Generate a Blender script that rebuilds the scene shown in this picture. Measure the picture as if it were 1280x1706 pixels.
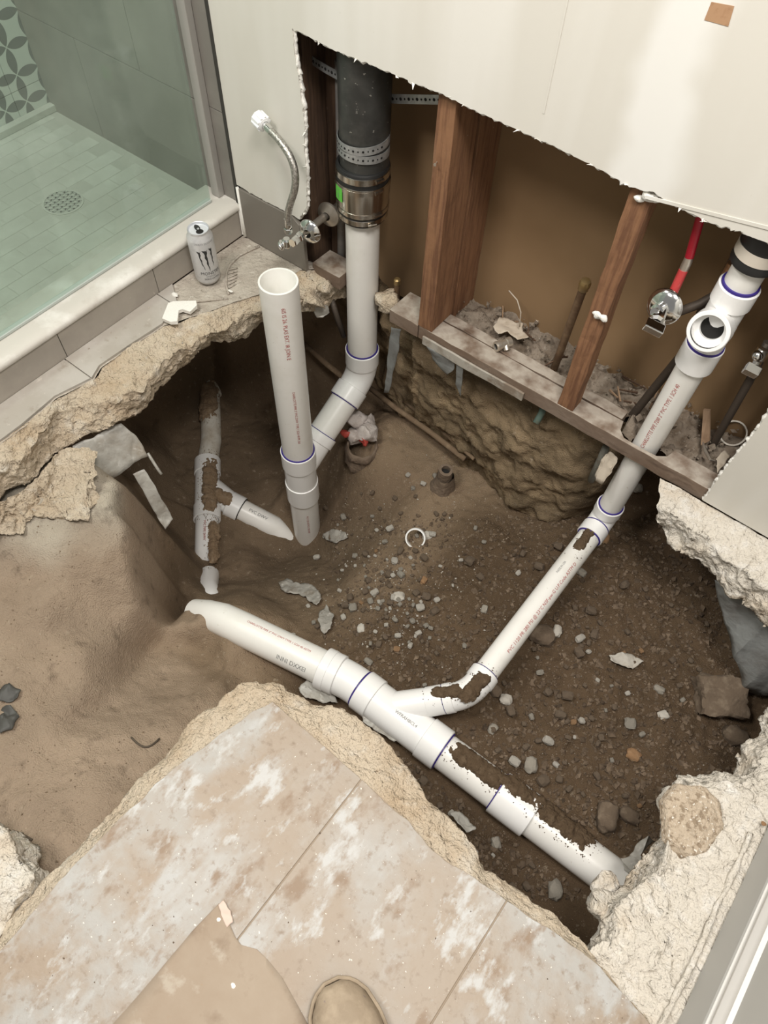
import bpy, bmesh, math, random
import numpy as np
from mathutils import Vector, Matrix, noise, bvhtree
from mathutils.geometry import delaunay_2d_cdt

for o in list(bpy.data.objects): bpy.data.objects.remove(o)
S = bpy.context.scene
COL = S.collection
R_ = random.Random(7)
PI = math.pi

# ------------------------------------------------------------------ camera
F = 1224.0
_n = lambda v: v/np.linalg.norm(v)
_d = lambda x, y: _n(np.array([x-640., y-853., F]))
AZ = -_d(600, 1630); AY = _d(2370, -986); AY = _n(AY-AZ*(AY@AZ)); AX = np.cross(AY, AZ)
ROT = np.array([AX, AY, AZ])          # camera (x right, y down, z forward) -> world
CAM = np.array([1.374, -1.179, 1.336])
cd = bpy.data.cameras.new('camera'); cam = bpy.data.objects.new('camera', cd); COL.objects.link(cam)
mw = Matrix.Identity(4)
for i in range(3):
    mw[i][0] = ROT[i, 0]; mw[i][1] = -ROT[i, 1]; mw[i][2] = -ROT[i, 2]; mw[i][3] = CAM[i]
cam.matrix_world = mw
cd.sensor_fit = 'HORIZONTAL'; cd.sensor_width = 36; cd.lens = 36*F/1280; cd.clip_start = .01
S.camera = cam

# ------------------------------------------------------------------ world, ceiling lamp and added fill lights
w = bpy.data.worlds.new('world'); S.world = w; w.use_nodes = True
w.node_tree.nodes['Background'].inputs[0].default_value = (1, .97, .92, 1)
w.node_tree.nodes['Background'].inputs[1].default_value = .21
def area(name, loc, target, sx, sy, power, color):
    l = bpy.data.lights.new(name, 'AREA'); l.shape = 'RECTANGLE'; l.size = sx; l.size_y = sy
    l.energy = power; l.color = color
    o = bpy.data.objects.new(name, l); COL.objects.link(o); o.location = loc
    o.rotation_euler = (Vector(target)-Vector(loc)).to_track_quat('-Z', 'Y').to_euler()
area('unseen_overhead_light', (1.55, -1.0, 2.4), (1.4, -.8, 0), .5, .5, 42, (1, .955, .895))
area('unseen_overhead_light', (.35, -1.55, 2.4), (.6, -1.0, 0), .5, .5, 33, (1, .955, .895))  # added fill from the left, brightens the trench beside the tiled slab
area('shower_fill_light', (-.42, -.75, 2.3), (-.42, -.72, 0), .3, .3, 22, (1, .97, .92))  # added fill, no known fixture: lifts the dark shower behind the glass
vs = S.view_settings
vs.view_transform = 'Standard'; vs.look = 'None'; vs.gamma = 1; vs.use_curve_mapping = False
vs.exposure = 0.0

# ------------------------------------------------------------------ pixel -> point
def ray(x, y): return ROT@np.array([(x-640)/F, (y-853)/F, 1.])
def U(x, y, z=None, Y=None, X=None, dep=None):
    r = ray(x, y)
    if z is not None: t = (z-CAM[2])/r[2]
    elif Y is not None: t = (Y-CAM[1])/r[1]
    elif X is not None: t = (X-CAM[0])/r[0]
    else: t = dep
    return Vector(CAM+r*t)
def zline(x, y, py):                     # height on the vertical through (x, y) that shows at pixel row py
    lo, hi = -1.5, 1.3
    for _ in range(50):
        m = (lo+hi)/2; c = ROT.T@(np.array([x, y, m])-CAM)
        if 853+F*c[1]/c[2] < py: hi = m
        else: lo = m
    return m

# ------------------------------------------------------------------ materials
MATS = {}
def mat(name, col, rough=.6, metal=0., layers=(), bump=None, attr=None, coat=0., spec=.5, world=False, dust=None):
    """layers: (scale, colour, low, high, detail[, stretch]) noise masks mixed over the base colour."""
    if name in MATS: return MATS[name]
    m = bpy.data.materials.new(name); m.use_nodes = True; nt = m.node_tree; N = nt.nodes; L = nt.links
    b = N['Principled BSDF']; b.inputs['Roughness'].default_value = rough; b.inputs['Metallic'].default_value = metal
    b.inputs['Coat Weight'].default_value = coat; b.inputs['Specular IOR Level'].default_value = spec
    if world:
        tc = N.new('ShaderNodeNewGeometry'); src = tc.outputs['Position']
    else:
        tc = N.new('ShaderNodeTexCoord'); src = tc.outputs['Object']
    cur = None
    if attr:
        a = N.new('ShaderNodeVertexColor'); a.layer_name = attr; cur = a.outputs['Color']
    for i, ly in enumerate(layers):
        sc, c2, lo, hi, det = ly[:5]
        nz = N.new('ShaderNodeTexNoise'); nz.inputs['Scale'].default_value = sc; nz.inputs['Detail'].default_value = det
        nz.inputs['Roughness'].default_value = .62
        mp = N.new('ShaderNodeMapping'); mp.inputs['Location'].default_value = (i*3.7, i*1.3, i*2.1)
        if len(ly) > 5: mp.inputs['Scale'].default_value = ly[5]
        L.new(src, mp.inputs[0]); L.new(mp.outputs[0], nz.inputs['Vector'])
        mr = N.new('ShaderNodeMapRange'); mr.inputs[1].default_value = lo; mr.inputs[2].default_value = hi
        L.new(nz.outputs[0], mr.inputs[0])
        mx = N.new('ShaderNodeMix'); mx.data_type = 'RGBA'
        L.new(mr.outputs[0], mx.inputs[0])
        if cur is None: mx.inputs[6].default_value = (*col, 1)
        else: L.new(cur, mx.inputs[6])
        mx.inputs[7].default_value = (*c2, 1); cur = mx.outputs[2]
    if dust:                              # settled dust on upward faces: (colour, cover)
        ge = N.new('ShaderNodeNewGeometry'); sp = N.new('ShaderNodeSeparateXYZ'); L.new(ge.outputs['Normal'], sp.inputs[0])
        nz = N.new('ShaderNodeTexNoise'); nz.inputs['Scale'].default_value = 26; nz.inputs['Detail'].default_value = 7; L.new(src, nz.inputs['Vector'])
        m1 = N.new('ShaderNodeMapRange'); m1.inputs[1].default_value = .45; m1.inputs[2].default_value = .85; L.new(sp.outputs[2], m1.inputs[0])
        m2 = N.new('ShaderNodeMapRange'); m2.inputs[1].default_value = .32; m2.inputs[2].default_value = .6; m2.inputs[4].default_value = dust[1]; L.new(nz.outputs[0], m2.inputs[0])
        mm = N.new('ShaderNodeMath'); mm.operation = 'MULTIPLY'; L.new(m1.outputs[0], mm.inputs[0]); L.new(m2.outputs[0], mm.inputs[1])
        mx = N.new('ShaderNodeMix'); mx.data_type = 'RGBA'; L.new(mm.outputs[0], mx.inputs[0])
        if cur is None: mx.inputs[6].default_value = (*col, 1)
        else: L.new(cur, mx.inputs[6])
        mx.inputs[7].default_value = (*dust[0], 1); cur = mx.outputs[2]
    if cur is None: b.inputs['Base Color'].default_value = (*col, 1)
    else: L.new(cur, b.inputs['Base Color'])
    if bump:
        bs = bump if isinstance(bump[0], (tuple, list)) else [bump]
        prev = None
        for sc, st, dist in bs:
            nz = N.new('ShaderNodeTexNoise'); nz.inputs['Scale'].default_value = sc; nz.inputs['Detail'].default_value = 8
            L.new(src, nz.inputs['Vector'])
            bp = N.new('ShaderNodeBump'); bp.inputs['Strength'].default_value = st; bp.inputs['Distance'].default_value = dist
            L.new(nz.outputs[0], bp.inputs['Height'])
            if prev: L.new(prev, bp.inputs['Normal'])
            prev = bp.outputs[0]
        L.new(prev, b.inputs['Normal'])
    MATS[name] = m
    return m

PVC = mat('pvc', (.83, .815, .775), .33, layers=[(6, (.74, .72, .66), .5, .75, 4), (60, (.55, .5, .42), .66, .78, 6)])
PVCF = mat('pvc_fitting', (.87, .865, .85), .28, layers=[(40, (.6, .56, .5), .68, .8, 6)])
PVCD = mat('pvc_dusty', (.68, .65, .58), .5, layers=[(14, (.45, .38, .29), .45, .7, 6), (60, (.3, .23, .16), .6, .72, 6)])
PURPLE = mat('purple_primer', (.035, .02, .2), .4)
REDINK = mat('red_ink', (.42, .09, .08), .6)
GREYINK = mat('grey_ink', (.22, .22, .22), .6)
SOIL = mat('soil', (.2, .15, .1), .95, attr='Col', spec=.1, world=True,
           layers=[(55, (.44, .36, .27), .60, .84, 9), (18, (.06, .042, .028), .58, .86, 9), (150, (.10, .072, .05), .66, .82, 6), (260, (.5, .44, .36), .70, .77, 2)],
           bump=[(60, .4, .010), (320, .8, .006)])
SOILD = mat('damp_soil', (.10, .068, .042), .95, spec=.1, layers=[(60, (.16, .115, .075), .5, .75, 6)], bump=(180, .8, .006))
CONC = mat('broken_concrete', (.60, .51, .395), .95, spec=.15, world=True,
           layers=[(7, (.50, .385, .265), .45, .7, 6), (22, (.70, .64, .55), .55, .75, 8), (70, (.36, .3, .23), .62, .76, 6)],
           bump=[(24, .6, .02), (75, .9, .013), (240, .8, .006)])
CONCW = mat('white_concrete', (.68, .63, .55), .95, spec=.15, world=True,
            layers=[(6, (.62, .52, .40), .5, .72, 6), (30, (.80, .77, .72), .52, .72, 8), (80, (.5, .43, .35), .65, .78, 6)],
            bump=[(24, .6, .018), (75, .8, .011), (240, .8, .005)])
CONCAG = mat('exposed_aggregate', (.50, .41, .31), .95, world=True, layers=[(90, (.30, .23, .16), .5, .6, 3), (160, (.75, .7, .62), .62, .68, 2)], bump=(120, 1., .008))
MORTAR = mat('mortar_bed', (.50, .45, .385), .95, spec=.15, world=True,
             layers=[(9, (.36, .31, .26), .45, .7, 8), (50, (.72, .68, .6), .6, .75, 8)], bump=[(60, .8, .012), (200, .6, .004)])
TILE = mat('dusty_floor_tile', (.37, .355, .33), .5, world=True,
           layers=[(6, (.315, .245, .18), .42, .58, 9), (9, (.42, .415, .40), .53, .62, 10, (1, .55, 1)), (3.2, (.335, .275, .215), .46, .68, 5),
                   (22, (.24, .165, .105), .56, .68, 10, (1, .6, 1)), (70, (.23, .17, .118), .55, .74, 9), (17, (.47, .465, .45), .555, .65, 10, (1.5, .8, 1)), (150, (.75, .70, .62), .72, .76, 2)], bump=[(80, .25, .003)])
TILEG = mat('grey_tile', (.36, .325, .285), .55, world=True, layers=[(4, (.44, .4, .35), .45, .65, 6), (60, (.62, .58, .5), .66, .8, 8)])
TILESH = mat('shower_wall_tile', (.21, .195, .175), .42, world=True, layers=[(3, (.30, .28, .25), .45, .68, 5), (9, (.42, .4, .37), .68, .85, 6, (1, 1, .4))])
TILEM = mat('shower_mosaic', (.42, .405, .37), .5, world=True, layers=[(5, (.52, .51, .47), .42, .66, 6)])
GROUT = mat('grout', (.23, .21, .185), .95, world=True)
GROUTL = mat('light_grout', (.40, .375, .335), .95, world=True)
MARBLE = mat('marble_cap', (.60, .57, .52), .32, world=True, layers=[(8, (.8, .78, .74), .5, .7, 8), (14, (.5, .46, .41), .6, .75, 8)])
DRYW = mat('drywall_paint', (.66, .635, .575), .85, world=True, spec=.2,
           layers=[(2.2, (.72, .70, .65), .45, .65, 3, (2.2, 1, .35)), (60, (.62, .585, .52), .7, .85, 6)], bump=(90, .08, .002))
GYP = mat('gypsum', (.84, .82, .77), .95, bump=(300, .6, .003))
KRAFT = mat('brown_board', (.29, .19, .105), .9, world=True, spec=.15, layers=[(3, (.25, .16, .085), .45, .7, 3), (40, (.05, .03, .02), .78, .82, 4)])
WOOD = mat('stud_wood', (.25, .125, .062), .8, layers=[(14, (.15, .068, .034), .42, .62, 6, (9, 9, .6)), (6, (.34, .20, .12), .58, .78, 6, (3, 3, .6)), (18, (.42, .33, .25), .70, .80, 7), (60, (.6, .5, .4), .72, .82, 5)], bump=[(60, .3, .004)])
WOODD = mat('dark_wood', (.12, .07, .042), .85, layers=[(14, (.07, .04, .025), .42, .62, 6, (9, 9, .6)), (30, (.25, .18, .13), .66, .8, 6)])
PLATE = mat('weathered_plate', (.17, .115, .08), .92, world=True, dust=((.44, .39, .33), .9), layers=[(7, (.22, .165, .125), .42, .6, 6, (.5, 1, 1)), (30, (.42, .37, .31), .66, .78, 8), (24, (.10, .065, .045), .56, .72, 6, (.4, 1.5, 1.5))], bump=[(60, .4, .005)])
IRON = mat('black_pipe', (.03, .03, .028), .45, layers=[(12, (.055, .055, .05), .45, .7, 5), (70, (.4, .38, .34), .665, .72, 3), (9, (.075, .072, .065), .5, .7, 6)])
RUBBER = mat('black_rubber', (.015, .015, .015), .5)
GALV = mat('galvanised_strap', (.36, .37, .37), .45, .6, layers=[(40, (.55, .56, .56), .45, .7, 5)])
STEEL = mat('stainless', (.62, .58, .52), .22, 1., layers=[(8, (.4, .36, .31), .4, .7, 4, (6, 6, .2))])
CHROME = mat('chrome', (.86, .86, .85), .12, 1.)
CHROMED = mat('dusty_chrome', (.62, .57, .5), .35, .8, layers=[(40, (.5, .43, .35), .45, .7, 6)])
BRAID = mat('braided_steel', (.36, .34, .31), .38, .85, layers=[(220, (.62, .6, .56), .45, .6, 2)], bump=(300, .6, .002))
WHITEP = mat('white_plastic', (.86, .87, .88), .35)
HOLE = mat('hole_dark', (.012, .011, .01), .9)
COPPER = mat('old_copper', (.16, .10, .06), .5, .5, layers=[(25, (.30, .21, .13), .45, .7, 6), (50, (.1, .2, .17), .7, .8, 5)])
BRASSM = mat('brass', (.42, .30, .14), .38, .8, layers=[(40, (.3, .24, .16), .5, .7, 5)])
DARKPIPE = mat('dark_pipe', (.075, .058, .045), .6, .2, layers=[(40, (.22, .17, .13), .6, .75, 6)])
REDPEX = mat('red_pex', (.42, .012, .03), .35)
GREEN = mat('green_label', (.12, .55, .06), .6)
LABEL = mat('pale_label', (.62, .56, .48), .6)
ALU = mat('can_aluminium', (.72, .73, .75), .3, .55)
CANP = mat('can_paint', (.66, .66, .665), .32, .25, layers=[(60, (.56, .56, .57), .5, .7, 4)])
CANK = mat('can_black', (.03, .03, .03), .4)
CANG = mat('can_grey', (.3, .3, .31), .4)
PLAST = mat('plastic_sheet', (.40, .385, .35), .35, layers=[(12, (.26, .225, .18), .45, .7, 6), (50, (.6, .58, .55), .62, .8, 6)], bump=(40, .5, .01))
PLASTG = mat('grey_plastic_sheet', (.24, .25, .245), .4, layers=[(10, (.15, .14, .13), .45, .7, 6)], bump=(40, .4, .01))
PAPER = mat('torn_paper', (.55, .48, .39), .9, layers=[(40, (.4, .33, .25), .5, .7, 5)])
CARD = mat('cardboard', (.335, .262, .195), .9, world=True, layers=[(6, (.38, .31, .24), .42, .66, 7), (15, (.26, .195, .14), .54, .70, 9), (22, (.43, .37, .30), .60, .70, 8), (40, (.36, .24, .15), .66, .8, 7)], bump=(60, .2, .003))
STONE = [mat('stone_brown', (.135, .098, .067), .95, layers=[(40, (.22, .17, .12), .5, .7, 6)], bump=(120, .6, .004)),
         mat('stone_grey', (.27, .245, .205), .95, layers=[(40, (.4, .37, .32), .5, .7, 6)], bump=(120, .6, .004)),
         mat('stone_pale', (.46, .43, .38), .95, layers=[(40, (.4, .36, .3), .5, .7, 6)], bump=(120, .6, .004)),
         mat('stone_rust', (.26, .15, .075), .95, layers=[(40, (.36, .25, .15), .5, .7, 6)], bump=(120, .6, .004))]
CLAY = mat('clay_pipe', (.165, .12, .085), .9, layers=[(40, (.28, .21, .15), .55, .75, 6)], bump=(90, .7, .006))
CLOTHW = mat('white_wrap', (.52, .47, .44), .7, layers=[(30, (.36, .3, .26), .5, .7, 5)], bump=(60, .6, .008))
REDP = mat('red_plastic', (.40, .06, .045), .5)
SHOEM = mat('boot_leather', (.30, .235, .165), .75, layers=[(25, (.40, .32, .23), .45, .65, 6), (45, (.16, .12, .14), .66, .76, 4)], bump=(90, .4, .004))
SOLEM = mat('boot_sole', (.09, .07, .05), .8)
TRIM = mat('grey_trim_paint', (.50, .495, .475), .5, world=True)
TRIMW = mat('white_trim_paint', (.74, .72, .69), .45, world=True)
WALLR = mat('wall_paint', (.55, .54, .51), .8, world=True)
BLACKGAP = mat('dark_edge_strip', (.04, .037, .032), .7)

def glass_mat():
    m = bpy.data.materials.new('dusty_green_glass'); m.use_nodes = True; nt = m.node_tree; N = nt.nodes; L = nt.links
    for n in list(N): N.remove(n)
    out = N.new('ShaderNodeOutputMaterial'); tr = N.new('ShaderNodeBsdfTransparent'); tr.inputs[0].default_value = (.85, .93, .885, 1)
    gl = N.new('ShaderNodeBsdfGlossy'); gl.inputs['Roughness'].default_value = .04
    df = N.new('ShaderNodeBsdfDiffuse'); df.inputs[0].default_value = (.60, .66, .61, 1)
    fr = N.new('ShaderNodeFresnel')
    nz = N.new('ShaderNodeTexNoise'); nz.inputs['Scale'].default_value = 4; nz.inputs['Detail'].default_value = 5
    geo = N.new('ShaderNodeNewGeometry'); L.new(geo.outputs['Position'], nz.inputs['Vector'])
    mr = N.new('ShaderNodeMapRange'); mr.inputs[1].default_value = .35; mr.inputs[2].default_value = .75; mr.inputs[3].default_value = .06; mr.inputs[4].default_value = .17
    L.new(nz.outputs[0], mr.inputs[0])
    io = N.new('ShaderNodeMapRange'); io.inputs[3].default_value = 1.45; io.inputs[4].default_value = 1/1.45; L.new(geo.outputs['Backfacing'], io.inputs[0]); L.new(io.outputs[0], fr.inputs[0])
    a = N.new('ShaderNodeMixShader'); b = N.new('ShaderNodeMixShader')
    L.new(mr.outputs[0], a.inputs[0]); L.new(tr.outputs[0], a.inputs[1]); L.new(df.outputs[0], a.inputs[2])
    L.new(fr.outputs[0], b.inputs[0]); L.new(a.outputs[0], b.inputs[1]); L.new(gl.outputs[0], b.inputs[2])
    L.new(b.outputs[0], out.inputs[0])
    return m
GLASS = glass_mat()

def petal_mat(s, y0, z0):
    """printed tile: pale ground with dark four-petal lattice, spacing s, on a wall in the Y-Z plane"""
    m = bpy.data.materials.new('petal_print'); m.use_nodes = True; nt = m.node_tree; N = nt.nodes; L = nt.links
    b = N['Principled BSDF']; b.inputs['Roughness'].default_value = .35
    geo = N.new('ShaderNodeNewGeometry'); sp = N.new('ShaderNodeSeparateXYZ'); L.new(geo.outputs['Position'], sp.inputs[0])
    def ma(op, a, b_=None):
        n = N.new('ShaderNodeMath'); n.operation = op
        for i, v in enumerate((a, b_)):
            if v is None: continue
            if isinstance(v, (int, float)): n.inputs[i].default_value = v
            else: L.new(v, n.inputs[i])
        return n.outputs[0]
    u = ma('FLOORED_MODULO', ma('DIVIDE', ma('SUBTRACT', sp.outputs[1], y0), s), 1.0)
    v = ma('FLOORED_MODULO', ma('DIVIDE', ma('SUBTRACT', sp.outputs[2], z0), s), 1.0)
    tot = None
    for cx in (0, 1):
        for cy in (0, 1):
            d2 = ma('ADD', ma('POWER', ma('ABSOLUTE', ma('SUBTRACT', u, cx)), 2), ma('POWER', ma('ABSOLUTE', ma('SUBTRACT', v, cy)), 2))
            t = ma('LESS_THAN', d2, .475)
            tot = t if tot is None else ma('ADD', tot, t)
    k = ma('GREATER_THAN', tot, 1.5)
    mx = N.new('ShaderNodeMix'); mx.data_type = 'RGBA'; L.new(k, mx.inputs[0])
    mx.inputs[6].default_value = (.58, .58, .55, 1); mx.inputs[7].default_value = (.17, .17, .165, 1)
    L.new(mx.outputs[2], b.inputs['Base Color'])
    return m

# ------------------------------------------------------------------ mesh helpers
class MB:
    def __init__(s): s.v = []; s.f = []
    def add(s, vs, fs):
        o = len(s.v); s.v += [tuple(p) for p in vs]; s.f += [tuple(i+o for i in f) for f in fs]; return s
    def box(s, x0, x1, y0, y1, z0, z1):
        return s.add([(x, y, z) for z in (z0, z1) for y in (y0, y1) for x in (x0, x1)],
                     [(0, 2, 3, 1), (4, 5, 7, 6), (0, 1, 5, 4), (2, 6, 7, 3), (0, 4, 6, 2), (1, 3, 7, 5)])
    def prism(s, pts, off):                       # polygon + offset vector, n-gon caps
        off = Vector(off); n = len(pts); a = [Vector(p) for p in pts]
        nrm = sum((a[i].cross(a[(i+1) % n]) for i in range(n)), Vector())
        if nrm.dot(off) > 0: a = a[::-1]
        return s.add(a+[p+off for p in a], [tuple(range(n)), tuple(range(2*n-1, n-1, -1))]+[(i, i+n, (i+1) % n+n, (i+1) % n) for i in range(n)])
    def sweep(s, path, rad, seg=20, cap=(True, True), closed=False):
        path = [Vector(p) for p in path]; n = len(path)
        rad = rad if isinstance(rad, (list, tuple)) else [rad]*n
        o = len(s.v); up = None
        for i, p in enumerate(path):
            a = path[max(i-1, 0)]; c = path[min(i+1, n-1)]
            t = (c-p).normalized()+(p-a).normalized() if 0 < i < n-1 else (c-a)
            if t.length < 1e-9: t = c-a
            if t.length < 1e-9: t = (path[-1]-path[0])
            t.normalize()
            if up is None:
                up = t.orthogonal().normalized()
            else:
                up = (up-t*up.dot(t)).normalized()
            sd = t.cross(up)
            for k in range(seg):
                an = 2*PI*k/seg; s.v.append(tuple(p+(up*math.cos(an)+sd*math.sin(an))*rad[i]))
        for i in range(n-1):
            for k in range(seg):
                k2 = (k+1) % seg
                s.f.append((o+i*seg+k, o+i*seg+k2, o+(i+1)*seg+k2, o+(i+1)*seg+k))
        if cap[0]: s.f.append(tuple(o+k for k in range(seg))[::-1])
        if cap[1]: s.f.append(tuple(o+(n-1)*seg+k for k in range(seg)))
        return s
    def lathe(s, base, axis, prof, seg=32, cap=(False, False)):     # prof: (distance along axis, radius)
        base = Vector(base); d = Vector(axis).normalized(); up = d.orthogonal().normalized(); sd = d.cross(up)
        o = len(s.v); n = len(prof)
        for t, r in prof:
            for k in range(seg):
                an = 2*PI*k/seg; s.v.append(tuple(base+d*t+(up*math.cos(an)+sd*math.sin(an))*r))
        for i in range(n-1):
            for k in range(seg):
                k2 = (k+1) % seg; s.f.append((o+i*seg+k, o+i*seg+k2, o+(i+1)*seg+k2, o+(i+1)*seg+k))
        if cap[0]: s.f.append(tuple(o+k for k in range(seg))[::-1])
        if cap[1]: s.f.append(tuple(o+(n-1)*seg+k for k in range(seg)))
        return s
    def ellipsoid(s, c, r, seg=14, rings=8, rot=None):
        c = Vector(c); o = len(s.v)
        for i in range(rings+1):
            th = PI*i/rings
            for k in range(seg):
                an = 2*PI*k/seg; p = Vector((r[0]*math.sin(th)*math.cos(an), r[1]*math.sin(th)*math.sin(an), r[2]*math.cos(th)))
                s.v.append(tuple(c+(rot@p if rot else p)))
        for i in range(rings):
            for k in range(seg):
                k2 = (k+1) % seg; s.f.append((o+i*seg+k, o+(i+1)*seg+k, o+(i+1)*seg+k2, o+i*seg+k2))
        return s
    def rough(s, amp, sc, seed=0.):
        out = []
        for p in s.v:
            q = Vector(p)*sc+Vector((seed, seed*1.7, -seed)); n = noise.noise_vector(q)
            out.append(tuple(Vector(p)+n*amp))
        s.v = out; return s

def obj(name, mb, m, parent=None, smooth=True, angle=40, bevel=0, solid=0):
    V = np.array(mb.v, dtype=float)
    lo = V.min(0); hi = V.max(0); base = np.array([(lo[0]+hi[0])/2, (lo[1]+hi[1])/2, lo[2]])
    me = bpy.data.meshes.new(name); me.from_pydata((V-base).tolist(), [], mb.f)
    me.validate(); me.update()
    if isinstance(m, str): m = MATS[m]
    me.materials.append(m)
    o = bpy.data.objects.new(name, me); COL.objects.link(o)
    if parent is not None:
        o.parent = parent; pl = Vector((0, 0, 0)); p = parent
        while p is not None: pl += p.location; p = p.parent
        o.location = Vector(base)-pl
    else: o.location = base
    if smooth: me.shade_smooth(); me.set_sharp_from_angle(angle=math.radians(angle))
    if bevel:
        md = o.modifiers.new('bevel', 'BEVEL'); md.width = bevel; md.segments = 2; md.limit_method = 'ANGLE'
    if solid:
        md = o.modifiers.new('solid', 'SOLIDIFY'); md.thickness = solid; md.offset = 0
    return o
def tag(o, label=None, cat=None, group=None, kind=None):
    if label: o['label'] = label
    if cat: o['category'] = cat
    if group: o['group'] = group
    if kind: o['kind'] = kind
    return o
def thing(name, loc, label=None, cat=None, group=None, kind=None):
    e = bpy.data.objects.new(name, None); COL.objects.link(e); e.location = loc; e.empty_display_size = .05
    return tag(e, label, cat, group, kind)

def resample(pts, n):
    P = [np.array(p, float) for p in pts]; L = [0]
    for a, b in zip(P, P[1:]): L.append(L[-1]+np.linalg.norm(b-a))
    ts = np.linspace(0, L[-1], n); A = np.array(P)
    return np.stack([np.interp(ts, L, A[:, k]) for k in range(3)], 1)
def loft(rows, n, subs, amp, sc, seed=0., mesh=None):
    """surface through polylines; rows: (points, noise weight)"""
    mb = mesh or MB(); RS = [resample(r, n) for r, _ in rows]; grid = []; wts = []
    for i in range(len(RS)-1):
        for k in range(subs[i]+(1 if i == len(RS)-2 else 0)):
            t = k/subs[i]; grid.append(RS[i]*(1-t)+RS[i+1]*t); wts.append(rows[i][1]*(1-t)+rows[i+1][1]*t)
    o = len(mb.v)
    for row, wt in zip(grid, wts):
        for p in row:
            q = Vector(p); rg_ = 1-2*abs(noise.noise(Vector((q.x*sc*.7, q.y*sc*.7, q.z*sc*3))))
            a = noise.noise_vector(q*sc+Vector((seed, 0, 0)))*amp+noise.noise_vector(q*sc*3.1+Vector((0, seed, 0)))*amp*.45+noise.noise_vector(q*sc*8+Vector((0, 0, seed)))*amp*.25+noise.noise_vector(q*sc*19+Vector((seed, 0, seed)))*amp*.10
            mb.v.append(tuple(q+a*wt+Vector((0, 0, amp*.35*wt*(rg_*rg_*rg_-.4)))))
    for i in range(len(grid)-1):
        for k in range(n-1):
            mb.f.append((o+i*n+k, o+i*n+k+1, o+(i+1)*n+k+1, o+(i+1)*n+k))
    return mb

def text_mesh(body, size):
    c = bpy.data.curves.new('t', 'FONT'); c.body = body; c.size = size; c.resolution_u = 2; c.align_x = 'CENTER'; c.align_y = 'CENTER'
    t = bpy.data.objects.new('t', c); COL.objects.link(t)
    me = bpy.data.meshes.new_from_object(t.evaluated_get(bpy.context.evaluated_depsgraph_get()))
    v = [tuple(p.co) for p in me.vertices]; f = [tuple(p.vertices) for p in me.polygons]
    bpy.data.objects.remove(t); bpy.data.curves.remove(c); bpy.data.meshes.remove(me)
    return v, f
def wrap(v2, A, d, nrm, r):
    """flat drawing (x along d, y around) laid on the cylinder with axis point A, direction d, facing nrm"""
    A = Vector(A); d = Vector(d).normalized(); nn = Vector(nrm); nn = (nn-d*nn.dot(d)).normalized(); u = nn.cross(d)
    return [A+d*x+(nn*math.cos(y/r)+u*math.sin(y/r))*r for x, y, *_ in v2]
def pipe_text(body, size, A, d, nrm, r, m, parent, stretch=1.0, name='printed_text'):
    v, f = text_mesh(body, size)
    return obj(name, MB().add(wrap([(x*stretch, y) for x, y, _ in v], A, d, nrm, r+.0007), f), m, parent, smooth=False)
def tocam(p): return (Vector(CAM)-Vector(p)).normalized()

def clip_cell(poly, x0, x1, y0, y1):              # Sutherland-Hodgman, 2-D
    def cl(P, ax, val, keep_less):
        out = []
        for i in range(len(P)):
            a, b = P[i], P[(i+1) % len(P)]
            ia = (a[ax] <= val) == keep_less; ib = (b[ax] <= val) == keep_less
            if ia: out.append(a)
            if ia != ib:
                t = (val-a[ax])/(b[ax]-a[ax]); out.append((a[0]+(b[0]-a[0])*t, a[1]+(b[1]-a[1])*t))
        return out
    for ax, v, k in ((0, x0, False), (0, x1, True), (1, y0, False), (1, y1, True)):
        if poly: poly = cl(poly, ax, v, k)
    return poly

def compound_band(m, x0, hw, col):                # compound band: paler skim coat over a vertical joint
    nt = m.node_tree; N = nt.nodes; L = nt.links; b = N['Principled BSDF']; old = b.inputs['Base Color'].links[0].from_socket
    geo = N.new('ShaderNodeNewGeometry'); sp = N.new('ShaderNodeSeparateXYZ'); L.new(geo.outputs['Position'], sp.inputs[0])
    nz = N.new('ShaderNodeTexNoise'); nz.inputs['Scale'].default_value = 7; L.new(geo.outputs['Position'], nz.inputs['Vector'])
    a = N.new('ShaderNodeMath'); a.operation = 'MULTIPLY_ADD'; a.inputs[1].default_value = .10; L.new(nz.outputs[0], a.inputs[0]); L.new(sp.outputs[0], a.inputs[2])
    d = N.new('ShaderNodeMath'); d.operation = 'SUBTRACT'; L.new(a.outputs[0], d.inputs[0]); d.inputs[1].default_value = x0+.05
    e = N.new('ShaderNodeMath'); e.operation = 'ABSOLUTE'; L.new(d.outputs[0], e.inputs[0])
    r = N.new('ShaderNodeMapRange'); r.interpolation_type = 'SMOOTHSTEP'; r.inputs[1].default_value = hw; r.inputs[2].default_value = hw*.35; r.inputs[3].default_value = 0; r.inputs[4].default_value = .85
    L.new(e.outputs[0], r.inputs[0]); mx = N.new('ShaderNodeMix'); mx.data_type = 'RGBA'; L.new(r.outputs[0], mx.inputs[0]); L.new(old, mx.inputs[6]); mx.inputs[7].default_value = (*col, 1)
    L.new(mx.outputs[2], b.inputs['Base Color'])
compound_band(DRYW, 1.02, .075, (.80, .79, .755))

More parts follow.
